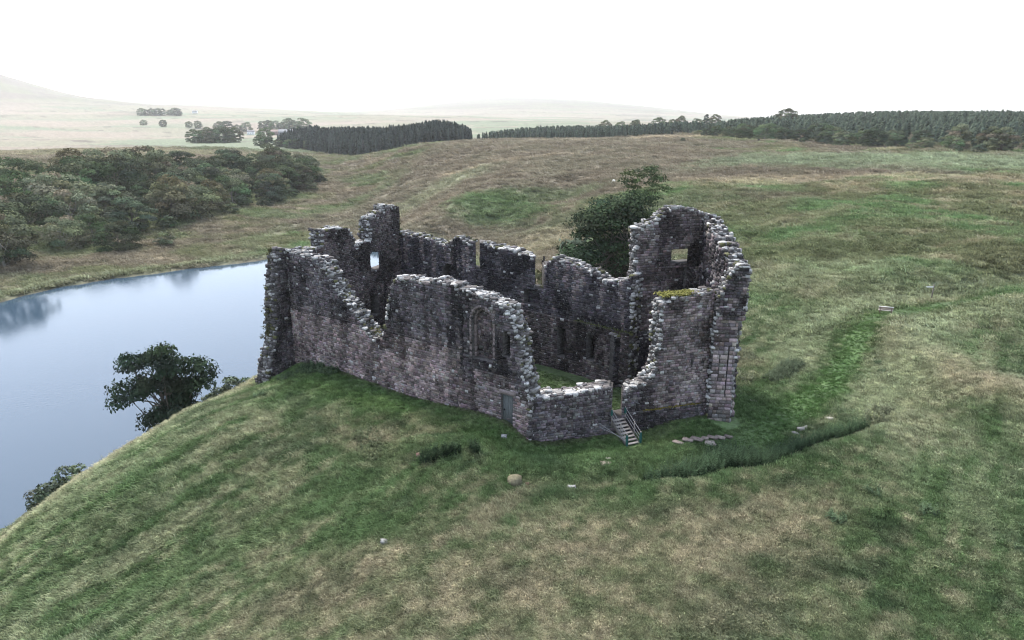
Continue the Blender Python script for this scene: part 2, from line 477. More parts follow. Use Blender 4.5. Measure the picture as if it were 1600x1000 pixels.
    # far side of the loch: rough pasture, fields in strips, then hill
    wst = sstep(-55, -75, x - (y - 250) * .12) * sstep(120, 150, y)
    f = mixc(np.broadcast_to(OLIVE * .95, (len(x), 3)), BROWN * 1.1, sstep(.35, .6, fbm(x / 16, y / 9, 4, 71)) * .8)
    f = mixc(f, STRAW * .8, sstep(.55, .7, fbm(x / 11, y / 7, 4, 72)) * .5)
    f = mixc(f, GREEN * 1.2, sstep(.5, .62, fbm(x / 22 + 5, y / 22, 3, 74)) * .5)
    pl = sstep(-130, -170, x) * sstep(300, 360, y + (fbm(x / 60, y / 60, 3, 73) - .5) * 60)
    f = mixc(f, BROWN * 1.2, pl * (1 - sstep(380, 430, y)) * .8)
    f = mixc(f, STRAW * .85, sstep(390, 430, y) * (1 - sstep(520, 560, y)) * .5 * sstep(-130, -190, x))
    stripe = np.floor(y / 130 + (fbm(x / 300, y / 300, 2, 75) - .5) * 3)
    k = _hash(stripe, np.floor(x / 210 + stripe * .37), 5)
    fld = mixc(np.broadcast_to(FIELD, (len(x), 3)) * .9, np.array((.17, .155, .11)), (k > .55) * .8)
    fld = mixc(fld, BROWN, (k < .15) * .7)
    ln = np.abs(y / 130 + (fbm(x / 300, y / 300, 2, 75) - .5) * 3 - stripe - .04) < .035
    fld = mixc(fld, BROWN * .6, ln * .8)
    fld = mixc(fld, np.array((.20, .165, .13)), sstep(.42, .6, fbm(x / 420, y / 150, 3, 76)) * .75)
    f = mixc(f, fld, sstep(540, 580, y + (k - .5) * 30))
    c = mixc(c, f, np.maximum(wst, sstep(520, 600, r)))
    hill = sstep(35, 110, z)
    c = mixc(c, mixc(np.broadcast_to(BROWN * .8, (len(x), 3)), OLIVE, sstep(.4, .6, fbm(x / 150, y / 150, 4, 81))), hill * .8)
    # wet margin of the loch
    sd = lake_sd(x, y)
    c = mixc(c, EARTH, (1 - sstep(0, .9, sd)) * .8)
    c = mixc(c, PALE * 1.1, np.exp(-((sd - 3.0) / 1.6) ** 2) * (y > 100) * .7)
    c = mixc(c, EARTH, (1 - sstep(.15, .7, dw + (fine - .5) * .8)) * .5)  # darker band along the foot of the front and gate walls
    return np.clip(c * (.8 + .4 * fine)[:, None], .01, .9)


ang = np.concatenate([np.linspace(-180, -52, 44)[:-1], np.linspace(-52, 52, 640), np.linspace(52, 180, 44)[1:]])
ang = np.radians(ang)
rad = np.concatenate([[0.5, 6, 12, 17], np.exp(np.linspace(math.log(21), math.log(120), 250)), np.exp(np.linspace(math.log(122), math.log(7000), 190))])
AA, RR = np.meshgrid(ang, rad)
gx = (np.sin(AA) * RR).ravel(); gy = (np.cos(AA) * RR).ravel()
gz = terrain(gx, gy)
na, nr = len(ang), len(rad)
ii = np.arange((nr - 1) * (na - 1)); rr_, aa_ = ii // (na - 1), ii % (na - 1)
q = np.stack([rr_ * na + aa_, (rr_ + 1) * na + aa_, (rr_ + 1) * na + aa_ + 1, rr_ * na + aa_ + 1], 1)[:, ::-1]
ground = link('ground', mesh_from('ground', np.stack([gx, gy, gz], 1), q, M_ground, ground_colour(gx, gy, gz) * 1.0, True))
tag(ground, 'rough grass hillside, valley and far fields round the ruin', kind='structure')

# ------------------------------------------------------------------ the loch
m, N, L = new_mat('loch water')
o_ = N.new('ShaderNodeOutputMaterial'); b_ = N.new('ShaderNodeBsdfPrincipled')
b_.inputs['Base Color'].default_value = (.034, .058, .084, 1)  # blue of the reflected sky partly put into the base colour
b_.inputs['Roughness'].default_value = .06
b_.inputs['IOR'].default_value = 1.333
g_ = N.new('ShaderNodeNewGeometry'); n_ = N.new('ShaderNodeTexNoise'); n_.inputs['Scale'].default_value = 2.5; n_.inputs['Detail'].default_value = 4
bp = N.new('ShaderNodeBump'); bp.inputs['Strength'].default_value = .2; bp.inputs['Distance'].default_value = .05
L.new(g_.outputs['Position'], n_.inputs['Vector']); L.new(n_.outputs[0], bp.inputs['Height']); L.new(bp.outputs[0], b_.inputs['Normal'])
L.new(b_.outputs[0], o_.inputs[0])
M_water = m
lc = LAKE.mean(0)
lv = [(lc[0] + (p[0] - lc[0]) * 1.03, lc[1] + (p[1] - lc[1]) * 1.03, LAKE_Z) for p in LAKE]
bm = bmesh.new(); bm.faces.new([bm.verts.new(p) for p in lv]); bmesh.ops.recalc_face_normals(bm, faces=bm.faces)
if bm.faces[:][0].normal.z < 0: bmesh.ops.reverse_faces(bm, faces=bm.faces[:])
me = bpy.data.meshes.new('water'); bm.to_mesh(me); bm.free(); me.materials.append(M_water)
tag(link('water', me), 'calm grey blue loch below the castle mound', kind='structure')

# ------------------------------------------------------------------ haze
m, N, L = new_mat('haze')
o_ = N.new('ShaderNodeOutputMaterial'); v_ = N.new('ShaderNodeVolumePrincipled')
v_.inputs['Color'].default_value = (.95, .95, .96, 1); v_.inputs['Density'].default_value = .00008
v_.inputs['Anisotropy'].default_value = .35
L.new(v_.outputs[0], o_.inputs['Volume'])
hz = Acc(); hz.add(box_v((0, 0, 200), (7600, 7600, 225)), BOXF, (1, 1, 1))
tag(link('haze', hz.mesh('haze', m)), 'pale morning haze over the far fields and hills', kind='stuff')

# ------------------------------------------------------------------ the castle
castle = bpy.data.objects.new('castle_ruin', None)
COL.objects.link(castle)
castle.location = (0, 0, 0)
tag(castle, 'roofless ruined castle of dark weathered stone on the grass mound', 'castle')

# a dozen broken stones that the loose ones share
def rock(seed, blocky=.9, sub=1):
    r_ = np.random.default_rng(seed)
    bm = bmesh.new(); bmesh.ops.create_cube(bm, size=2)
    bmesh.ops.subdivide_edges(bm, edges=bm.edges[:], cuts=1, use_grid_fill=True)
    v = np.array([p.co[:] for p in bm.verts]); f = np.array([[p.index for p in g.verts] for g in bm.faces])
    bm.free()
    n = np.linalg.norm(v, axis=1, keepdims=True)
    v = v * blocky + v / n * (1 - blocky) * 1.1 + r_.normal(0, .13, v.shape)
    return v * .5, f


ROCKS = [rock(100 + i) for i in range(10)]
LOOSE = []          # (wall, size, xyz, rot, tint)


def rotm(a):
    ca, sa = math.cos(a[2]), math.sin(a[2]); cb, sb = math.cos(a[0]), math.sin(a[0])
    return np.array([[ca, -sa, 0], [sa, ca, 0], [0, 0, 1]]) @ np.array([[1, 0, 0], [0, cb, -sb], [0, sb, cb]])


def stone_tint(r_, pale):
    k = r_.random()
    if k < pale: c = np.array((.32, .315, .305)) * r_.uniform(.45, 1.4)
    elif k < pale + .12: c = np.array((.10, .10, .05)) * r_.uniform(.7, 1.2)
    else: c = np.array((.10, .092, .092)) * r_.uniform(.4, 1.5)
    return c


def build_wall(name, path, away, thick, prof, seed, openings=(), proud=None, style=None, base=-1.6, jag=.2, pale=.62,
               stone_w=(.14, .46), stone_h=(.13, .25), rough=.045, label=None, breaks=()):
    """one wall: hearting, faced on both sides with courses of single stones, broken along the profile"""
    r_ = np.random.default_rng(seed)
    P = np.array(path, float)
    segl = np.hypot(*(P[1:] - P[:-1]).T); S = np.concatenate([[0], np.cumsum(segl)])
    T = (P[1:] - P[:-1]) / segl[:, None]
    Nn = np.stack([-T[:, 1], T[:, 0]], 1)
    if Nn[0] @ np.array(away) < 0: Nn = -Nn
    flip = (T[0, 0] * Nn[0, 1] - T[0, 1] * Nn[0, 0]) > 0

    def at(s, d, z):
        i = int(np.clip(np.searchsorted(S, s) - 1, 0, len(T) - 1))
        p = P[i] + T[i] * (s - S[i]) + Nn[i] * d
        return (p[0], p[1], z)

    ps, pz = np.array(prof, float).T
    s_lo, s_hi = ps[0], ps[-1]
    cell = .08
    sg = np.arange(s_lo, s_hi, cell) + cell / 2
    top = np.interp(sg, ps, pz) + (fbm(sg / .5, sg * 0 + seed, 3, seed) - .5) * 2 * jag

    def opening_cls(s, z):
        k = np.zeros(len(s), int)
        for i, o in enumerate(openings):
            w = (o['s1'] - o['s0']) / 2; cx = (o['s0'] + o['s1']) / 2
            ins = (abs(s - cx) < w) & (z > o['z0'])
            if o.get('arch'):
                zs = o['z1'] - w * o['arch']
                hh = np.where(abs(s - cx) < w, zs + w * o['arch'] * np.sqrt(np.clip(1 - ((s - cx) / w) ** 2, 0, 1)), 0)
                ins &= z < hh
            else:
                ins &= z < o['z1']
            k[ins] = i + 1
        return k

    zc = [base]
    while zc[-1] < pz.max() + .6: zc.append(zc[-1] + r_.uniform(*stone_h))
    zc = np.array(zc)
    cls = []
    for j in range(len(zc) - 1):
        zm = (zc[j] + zc[j + 1]) / 2
        c = np.where(top > zm, 1, 0)
        ok = opening_cls(sg, zm)
        for i, o in enumerate(openings):
            hit = (ok == i + 1) & (c > 0)
            c[hit] = 0 if o.get('depth') is None else 10 + i
        c2 = c.copy(); c2[(ok > 0) & (c == 0)] = -1           # -1: an opening, 0: open air
        cls.append(np.where((ok > 0) & (c == 0) & (top > zm), -1, c))
    core = Acc(); face = Acc()
    sty = style or (lambda s, z: (np.array((.10, .09, .095)), .05))
    dark = np.array((.075, .070, .068))
    caps = []
    for j, c in enumerate(cls):
        z0, z1 = zc[j], zc[j + 1]
        edges = np.flatnonzero(np.diff(c)) + 1
        starts = np.concatenate([[0], edges]); ends = np.concatenate([edges, [len(c)]])
        nxt = cls[j + 1] if j + 1 < len(cls) else np.zeros_like(c)
        for a, b in zip(starts, ends):
            k = c[a]
            if k <= 0: continue
            s0 = s_lo + a * cell; s1 = s_lo + b * cell
            dep = openings[k - 10]['depth'] if k >= 10 else 0.0
            th = openings[k - 10].get('keep', thick) if k >= 10 else thick
            cuts = [s0] + sorted(x for x in [*S[1:-1], *breaks] if s0 + .05 < x < s1 - .05) + [s1]
            for u0, u1 in zip(cuts[:-1], cuts[1:]):
                pr = proud((u0 + u1) / 2, (z0 + z1) / 2) if (proud and k == 1) else 0
                d0, d1 = dep + .04 - pr, th - .04
                e = 1e-4
                q0 = q1 = 0.0
                if k == 1:
                    for o in openings:
                        if o.get('skew') and o['z0'] < (z0 + z1) / 2 < o['z1']:
                            if abs(u0 - o['s1']) < .3: q0 = o['skew']
                            if abs(u1 - o['s0']) < .3: q1 = o['skew']
                core.add([at(u0 + e, d0, z0 - .012), at(u1 - e, d0, z0 - .012), at(u1 - e + q1, d1, z0 - .012), at(u0 + e + q0, d1, z0 - .012),
                          at(u0 + e, d0, z1), at(u1 - e, d0, z1), at(u1 - e + q1, d1, z1), at(u0 + e + q0, d1, z1)], BOXF if not flip else BOXF, dark * r_.uniform(.8, 1.3))
            for side in (0, 1):
                s = s0 - r_.uniform(0, .1)
                while s < s1 - .04:
                    w = r_.uniform(*stone_w)
                    if s1 - (s + w) < .1: w = s1 - s
                    u0, u1 = max(s, s0), min(s + w, s1)
                    s += w
                    if u1 - u0 < .05: continue
                    zm = (z0 + z1) / 2; sm = (u0 + u1) / 2
                    if side == 1 and any(o.get('skew') and o['z0'] < zm < o['z1'] and o['s0'] + o['skew'] - .1 < sm < o['s1'] + o['skew'] + .1 for o in openings): continue
                    g = .011; p = abs(r_.normal(0, rough))
                    colr, wl = sty(sm, zm)
                    stn = blot(sm, zm, 2.4, seed + 300)
                    if stn > .54: colr = colr * max(.42, 1 - (stn - .54) * 7)
                    colr = colr * r_.uniform(.45, 1.65) * (1 + r_.normal(0, .045, 3))
                    lim = np.interp(sm, ps, pz)
                    if r_.random() < wl * .22 + .3 * math.exp(-max(lim - zm, 0) / .25): colr = np.array((.33, .325, .315)) * r_.uniform(.5, 1.2)
                    if side == 0:
                        pr = proud(sm, zm) if (proud and k == 1) else 0
                        do, di = dep - p - pr, dep + .06 - pr
                    else:
                        do, di = th + p, th - .06
                    jt = lambda: r_.uniform(-.02, .045)
                    vv = [at(u0, di, z0), at(u1, di, z0), at(u1, di, z1), at(u0, di, z1),
                          at(u0 + g + jt(), do, z0 + g + jt()), at(u1 - g - jt(), do, z0 + g + jt()), at(u1 - g - jt(), do, z1 - g - jt()), at(u0 + g + jt(), do, z1 - g - jt())]
                    face.add(vv, BOXF[1:], colr)
            # loose stones where a course lies open to the sky, and on broken ends
            sp = r_.uniform(.2, .36)
            x = s0 + sp / 2
            while x < s1:
                ci = min(int((x - s_lo) / cell), len(c) - 1)
                if nxt[ci] == 0 and k == 1:
                    y = .2
                    pr = proud(x, z1) if proud else 0
                    while y < thick - .1:
                        sz = r_.choice((.16, .25, .35, .48), p=(.3, .35, .25, .1)) * r_.uniform(.85, 1.15)
                        if any(o.get('skew') and o['z0'] < z1 < o['z1'] and o['s0'] - .2 < x - o['skew'] * y / thick < o['s1'] + .2 for o in openings):
                            y += .3; continue
                        caps.append((at(x + r_.normal(0, .07), y - pr * (y < .4), z1 - .03 + r_.uniform(-.05, .06)), (sz * r_.uniform(.9, 1.5), sz * r_.uniform(.7, 1.1), min(sz, .4) * r_.uniform(.45, .7))))
                        y += r_.uniform(.2, .38)
                x += sp; sp = r_.uniform(.2, .36)
            for e_, nb in ((s0, a - 1), (s1, b)):
                out_ = nb < 0 or nb >= len(c)
                if out_ and not ((e_ == s0 and 'start' in BROKEN.get(name, ())) or (e_ == s1 and 'end' in BROKEN.get(name, ()))): continue
                if not out_ and c[nb] != 0: continue
                y = .1
                while y < thick:
                    sz = r_.uniform(.15, .38)
                    if r_.random() < .3: y += .3; continue
                    caps.append((at(e_ + r_.normal(0, .05), y, (z0 + z1) / 2 + r_.normal(0, .05)), (sz, sz, sz * r_.uniform(.5, .8))))
                    y += r_.uniform(.24, .45)
    part = link(name, core.mesh(name, M_core), castle)
    tag(link('facing', face.mesh(name + '_facing', M_stone), part), kind='stuff')
    if label: part['label'] = label
    for p, sz in caps:
        LOOSE.append((part, np.array(sz), np.array(p), (r_.normal(0, .16), 0, math.atan2(T[0, 1], T[0, 0]) + r_.normal(0, .35)), stone_tint(r_, pale)))
    return part, at


BROKEN = {'front_wall': ('start', 'end'), 'tower_stub': ('end',), 'gable_wall': ('start', 'end'), 'rear_wall': ('start',), 'gate_pier': ('start', 'end'), 'gatehouse_side_wall': ('start',),
          'gatehouse_wall': ('start',), 'gate_pier_head': ('start', 'end')}
UP = np.array((.080, .070, .073)); LOWC = np.array((.215, .172, .166)); MIDC = np.array((.142, .118, .116)); DARKC = np.array((.043, .0385, .0425))  # last tone is the darkest, for the rear wall and the vault


def streak(s, z, seed):
    return float(vnoise(np.array(s * 2.6), np.array(z * .22), seed))


def blot(s, z, sc_, seed):
    return float(fbm(np.array(s / sc_), np.array(z / sc_), 3, seed))


def sty_front(s, z):
    split = 5.95 if s < 21 else 3.4
    t = 1 / (1 + math.exp((z - split) * 4.5))
    c = UP * (1 - t) + LOWC * t
    k = streak(s, z, 5)
    if z > split: c = c * (.42 + 1.15 * k)
    else: c = c * (.6 + .6 * k)
    b = blot(s, z, 1.3, 8)
    c = c * (.35 + 1.3 * b)
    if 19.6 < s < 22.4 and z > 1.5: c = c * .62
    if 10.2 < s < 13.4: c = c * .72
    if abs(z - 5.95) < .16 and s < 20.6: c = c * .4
    if 22.1 < s < 24.2 and 5.5 < z < 9.6: c = MIDC * .95 * (.6 + .8 * b)
    if 22.3 < s < 26.3 and z < 4.6: c = MIDC * 1.25 * (.5 + b)
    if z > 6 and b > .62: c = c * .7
    return c, .02 + .05 * (b > .55) + (.10 if (z < 3.5 and s > 26) else 0)


def sty_right(s, z):
    c = MIDC * .92
    if s < 9.5: c = UP * 1.05
    if s > 12.4: c = MIDC * 1.35
    if z < 1.3: c = UP * .95
    b = blot(s, z, 1.5, 18)
    c = c * (.6 + .8 * b) * (.78 + .44 * streak(s, z, 15))
    return c, .035 + .06 * (z < 2.8 and b > .5)


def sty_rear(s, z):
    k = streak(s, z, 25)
    c = DARKC * 1.25 * (.55 + 1.1 * k)
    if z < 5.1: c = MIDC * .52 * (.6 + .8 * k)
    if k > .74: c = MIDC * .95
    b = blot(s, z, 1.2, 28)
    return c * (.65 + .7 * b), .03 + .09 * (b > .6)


def sty_gable(s, z):
    k = streak(s, z, 35)
    c = MIDC * .55 * (.6 + .8 * k)
    if z < 7.0: c = MIDC * .75 * (.6 + .8 * k)
    return c * (.65 + .7 * blot(s, z, 1.2, 38)), .02


def sty_window(s, z):
    b = blot(s, z, 1.4, 48)
    c = MIDC * .95 * (.6 + .8 * b)
    if z > 13.2 or b < .42: c = c * .62
    if s < 1.6 and b > .48: c = MIDC * 1.1
    return c, .03 + .05 * (s < 1.4)


def sty_rubble(s, z):
    b = blot(s, z, .9, 58)
    return (UP * .8 if b < .55 else MIDC * 1.1) * (.6 + .8 * b), .16


def sty_pier(s, z):
    b = blot(s, z, .8, 68)
    return MIDC * 1.55 * (.65 + .7 * b), .06


def sty_stub(s, z):
    return UP * .95 * (.6 + .8 * blot(s, z, 1.1, 78)), .05


A_ = (-20.9, 62.3); B_ = (1.19, 46.14); C_ = (16.02, 50.70)
front, at_f = build_wall('front_wall', [A_, B_], (.59, .81), 1.6,
    [(-.1, 11.4), (2.5, 11.15), (4.74, 10.81), (5.59, 9.88), (6.34, 8.94), (7.18, 8.08), (8.19, 7.31), (9.11, 6.54), (10.0, 5.59), (10.8, 5.0), (12.3, 5.1), (12.6, 5.9), (12.96, 7.36), (13.4, 9.2), (13.8, 10.0), (14.4, 10.6),
     (18.96, 11.0), (22.37, 10.63), (24.87, 10.05), (25.21, 9.81), (25.73, 9.04), (26.13, 8.39), (26.35, 7.71), (26.59, 6.44), (26.88, 5.32), (27.11, 4.38), (27.37, 3.3)], 1,
    openings=[dict(s0=22.15, s1=24.15, z0=5.5, z1=9.55, arch=1.15, depth=.55), dict(s0=24.98, s1=25.74, z0=6.2, z1=8.15, arch=.7, depth=1.15), dict(s0=24.86, s1=25.98, z0=.4, z1=3.3, depth=.38),
              *[dict(s0=s, s1=s + .2, z0=5.55, z1=5.75, depth=.3) for s in (1.5, 3.1, 4.6, 6.2, 14.2, 15.8, 17.3, 18.9, 20)]],
    proud=lambda s, z: .09 if (z < 5.95 and s < 20.6) else 0.0, breaks=(20.6,), style=sty_front, label='long front wall with a deep broken gap in the middle')
right, at_r = build_wall('gate_wall', [B_, C_], (-.29, .956), 1.5,
    [(.0, 3.15), (.6, 3.2), (1.21, 3.45), (2.72, 3.3), (3.74, 3.33), (5.29, 3.45), (6.07, 3.62), (6.72, 3.4), (7.66, 3.1), (8.49, 3.2), (9.3, 3.35), (9.8, 3.7), (10.15, 4.3), (10.39, 5.0), (10.55, 6.3), (10.5, 7.5),
     (10.55, 9.0), (10.62, 9.85), (11.82, 10.05), (13.9, 10.2), (14.9, 10.4)], 2,
    openings=[dict(s0=6.74, s1=7.62, z0=.95, z1=99, skew=.75), dict(s0=13.35, s1=13.5, z0=4.3, z1=5.0, depth=.5), dict(s0=14.2, s1=14.55, z0=4.6, z1=4.95, depth=.5, arch=1)],
    proud=lambda s, z: .22 if (z < 1.28 and s > 8.2) else 0.0, breaks=(8.2,), style=sty_right, jag=.1, label='gate wall, low beside the timber steps and tall towards the pier')
stub, at_s = build_wall('tower_stub', [A_, (-22.9, 58.6)], (-.88, .47), 1.5,
    [(.0, 11.5), (.47, 11.5), (1.29, 8.9), (1.73, 6.6), (1.92, 3.9), (2.65, 2.0), (3.44, .5), (3.7, -1.2)], 3, style=sty_stub, base=-2.8, jag=.25, pale=.3, label='broken stub of a fallen tower at the loch end')
RD = np.array((-.7556, .655)); R1 = np.array((8.323, 58.425))
rp = [tuple(R1 + RD * -2.6), tuple(R1 + RD * 28.4)]
sh = 2.6
rear, at_b = build_wall('rear_wall', rp, (.655, .7556), 1.5,
    [(s + sh, z) for s, z in [(-2.6, 10.2), (-1.35, 9.6), (.21, 9.2), (1.04, 9.74), (2.36, 10.0), (4.08, 10.4), (5.69, 10.6), (6.58, 10.1), (6.9, 9.7), (8.05, 10.4), (8.13, 10.5), (10.03, 10.5), (11.51, 10.75), (13.2, 10.8), (15.12, 11.0),
     (16.2, 11.0), (17.48, 10.85), (18.79, 11.1), (20.0, 10.3), (20.76, 10.1), (21.55, 10.25), (23.56, 10.55), (25.23, 10.65), (28.4, 10.5)]], 4,
    openings=[dict(s0=15.3 + sh, s1=15.95 + sh, z0=8.2, z1=99, skew=1.45), dict(s0=7.0 + sh, s1=8.15 + sh, z0=7.4, z1=99, skew=1.4), dict(s0=18.9 + sh, s1=21.0 + sh, z0=5.9, z1=8.2, arch=.8, depth=1.1), dict(s0=7.5 + sh, s1=9.5 + sh, z0=5.6, z1=7.3, arch=.6, depth=.7), dict(s0=4.2 + sh, s1=5.2 + sh, z0=1.2, z1=4.1, depth=.95),
              dict(s0=.9 + sh, s1=1.9 + sh, z0=1.6, z1=4.2, depth=.95), dict(s0=10.5 + sh, s1=11.5 + sh, z0=1.6, z1=4.2, depth=.95)],
    proud=lambda s, z: .16 if z < 5.15 else 0.0, style=sty_rear, label='very dark rear wall with a narrow slit in its top')
gp = [(-19.3, 63.4), (-12.7, 76.6)]
gable, at_g = build_wall('gable_wall', gp, (-.894, .447), 1.5,
    [(.2, 11.1), (2.2, 11.2), (2.3, 12.6), (3.37, 12.75), (6.0, 12.4), (6.7, 11.5), (7.05, 10.4), (8.1, 10.55), (9.2, 10.6), (9.6, 10.9), (9.9, 12.7), (11.0, 13.3), (12.15, 13.3), (12.5, 13.9), (14.9, 13.7)], 5,
    openings=[dict(s0=9.35, s1=10.85, z0=7.2, z1=9.35, arch=.35, skew=1.85), dict(s0=8.95, s1=10.35, z0=2.4, z1=4.6, depth=1.1)], style=sty_gable, label='end gable with a tall window onto the loch')
W0 = (11.0, 58.0); W1 = (11.0 + .956 * 7.7, 58.0 + .294 * 7.7)
winw, at_w = build_wall('gatehouse_wall', [W0, W1], (-.29, .956), 1.4,
    [(-.25, 13.9), (.36, 14.25), (1.4, 14.55), (2.0, 15.1), (2.46, 15.65), (3.7, 15.65), (5.22, 15.4), (6.3, 14.9), (7.7, 14.6)], 6,
    openings=[dict(s0=3.02, s1=4.75, z0=10.9, z1=12.15, arch=.3, skew=.85), dict(s0=3.3, s1=4.7, z0=8.4, z1=10.3, depth=.45)], style=sty_window, label='tall gatehouse wall with one square window')
side, at_d = build_wall('gatehouse_side_wall', [(16.3, 50.6), (16.9, 60.4)], (1, -.06), 1.35,
    [(.0, 12.3), (1.0, 12.9), (2.5, 13.5), (6.0, 14.0), (9.8, 14.7)], 7, style=sty_rubble, rough=.11, stone_w=(.2, .5), stone_h=(.18, .32), pale=.45, label='torn gatehouse side wall with its rubble heart exposed')
vault, at_v = build_wall('vault_stub', [(9.0, 57.0), (16.0, 59.1)], (-.29, .956), .95, [(0, 4.7), (2.2, 4.9), (7.2, 4.8)], 8, style=lambda s, z: (DARKC * (.6 + .9 * blot(s, z, 1, 9)), .03), pale=.25)
pier, at_p = build_wall('gate_pier', [(15.5, 49.75), (17.25, 49.55)], (.1, 1), 1.7, [(0, 8.35), (1.62, 8.4)], 9, base=-1.6,
    openings=[dict(s0=.5, s1=.6, z0=3.3, z1=5.4, depth=.12), dict(s0=1.1, s1=1.22, z0=2.2, z1=6.3, depth=.35)], proud=lambda s, z: .14 if z < 2.3 else 0.0, style=sty_pier, stone_w=(.3, .6), stone_h=(.24, .36), rough=.025, jag=.03)
head, at_h = build_wall('gate_pier_head', [(15.6, 49.5), (17.65, 49.3)], (.1, 1), 1.7, [(0, 10.3), (.3, 10.8), (.55, 11.5), (.8, 12.2), (1.2, 12.65), (1.92, 12.55)], 10, base=8.42, style=sty_rubble, rough=.07, pale=.45)

# dressed arch stones round the blocked window
r_ = np.random.default_rng(55)
for ring, (rad_, dz) in enumerate(((1.12, .17), (.90, .14))):
    for k in range(15):
        t = math.pi * (k + .5) / 15
        cx, zs = 23.15, 8.4
        s_ = cx + rad_ * math.cos(t); z_ = zs + 1.17 * rad_ * math.sin(t)
        h = .5 * math.pi * rad_ / 15 * 1.02
        a = Acc()
        dirs = np.array((math.cos(t), 1.17 * math.sin(t))); dirs /= np.linalg.norm(dirs); tn = np.array((-dirs[1], dirs[0]))
        vv = []
        d_out = -.075 if ring == 0 else .22
        for d_ in (d_out + .3, d_out):
            for sa, sb in ((-1, -1), (1, -1), (1, 1), (-1, 1)):
                p = np.array((s_, z_)) + tn * h * sa * .94 + dirs * dz / 2 * sb
                vv.append(at_f(p[0], d_, p[1]))
        a.add(vv, BOXF, MIDC * r_.uniform(.8, 1.35))
        link('arch_stone', a.mesh('arch_stone', M_stone), front)
    for sgn in (-1, 1):
        z0 = 5.6
        while z0 < 8.35:
            h = r_.uniform(.3, .45)
            a = Acc(); s_ = 23.15 + sgn * rad_
            d_out = -.07 if ring == 0 else .22
            a.add([at_f(s_ + x * dz / 2, d_, z0 + zz * (h - .02)) for d_ in (d_out + .3, d_out) for x, zz in ((-1, 0), (1, 0), (1, 1), (-1, 1))], BOXF, MIDC * r_.uniform(.8, 1.35))
            link('jamb_stone', a.mesh('jamb_stone', M_stone), front)
            z0 += h
# plank door with a lintel
a = Acc(); a.add([at_f(s_, d_, z_) for d_ in (.25, -.05) for s_, z_ in ((24.7, 3.27), (26.12, 3.27), (26.12, 3.62), (24.7, 3.62))], BOXF, MIDC * 1.35)
link('lintel', a.mesh('lintel', M_stone), front)
a = Acc(); a.add([at_f(s_, d_, z_) for d_ in (.33, .29) for s_, z_ in ((24.86, .5), (25.98, .5), (25.98, 3.28), (24.86, 3.28))], BOXF, (.05, .055, .055))
door = link('door', a.mesh('door', M_plain), front); door['label'] = 'grey boarded door in the front wall'
for k in range(6):
    a = Acc(); s0 = 24.87 + k * .1865
    a.add([at_f(s_, d_, z_) for d_ in (.285, .235 + .01 * (k % 2)) for s_, z_ in ((s0, .5), (s0 + .175, .5), (s0 + .175, 3.26), (s0, 3.26))], BOXF, np.array((.105, .115, .115)) * r_.uniform(.75, 1.2))
    link('plank', a.mesh('plank', M_plain), door)
a = Acc(); a.add([at_f(s_, d_, z_) for d_ in (.23, .17) for s_, z_ in ((24.98, 1.85), (25.1, 1.85), (25.1, 1.97), (24.98, 1.97))], BOXF, (.01, .01, .01))
link('lock', a.mesh('lock', M_plain), door)

# every loose stone: the ones that show largest are single objects, the rest lie in one heap per wall
camp = np.array((0, 0, CAM_H))
score = [np.mean(s) / np.linalg.norm(p - camp) * (1.25 if c.mean() > .25 else 1) * (1.3 if (w.name in ('front_wall', 'gate_wall')) else 1) for (w, s, p, a, c) in LOOSE]
order = np.argsort(score)[::-1]
single = set(order[:290].tolist())
var_me = {}
heaps = {}
for i, (w, s, p, a, c) in enumerate(LOOSE):
    v, f = ROCKS[i % len(ROCKS)]
    if i in single:
        key = (i % len(ROCKS), 0 if c.mean() > .28 else 1 if c.mean() > .15 else 2)
        if key not in var_me:
            var_me[key] = mesh_from('stone', v, f, M_cap, np.broadcast_to(((.36, .355, .345), (.23, .222, .21), (.11, .10, .096))[key[1]], v.shape))
        o = link('stone', var_me[key], w)
        o.location = p; o.rotation_euler = (a[0], 0, a[2]); o.scale = s
    else:
        heaps.setdefault(w.name, (w, Acc()))[1].add((v * s) @ rotm(a).T + p, f, c)
for w, acc in heaps.values():
    tag(link('rubble', acc.mesh(w.name + '_rubble', M_cap), w), kind='stuff')

# moss on the gate wall top, plants rooted in the masonry
def leaf_cloud(acc, centres, n, spread, size, col, r_, up=.3):
    cs = centres[r_.integers(0, len(centres), n)] + r_.normal(0, 1, (n, 3)) * np.asarray(spread)
    nrm = r_.normal(0, 1, (n, 3)); nrm[:, 2] = abs(nrm[:, 2]) + up
    nrm /= np.linalg.norm(nrm, axis=1, keepdims=True)
    t = np.cross(nrm, r_.normal(0, 1, (n, 3))); t /= np.linalg.norm(t, axis=1, keepdims=True)
    b = np.cross(nrm, t)
    s = size * r_.uniform(.6, 1.3, (n, 1))
    v = np.stack([cs - t * s, cs - b * s * .6, cs + t * s, cs + b * s * .6], 1).reshape(-1, 3)
    c = np.repeat(np.asarray(col) * r_.uniform(.65, 1.35, (n, 1)), 4, 0)
    acc.add(v, np.arange(4 * n).reshape(-1, 4), c)


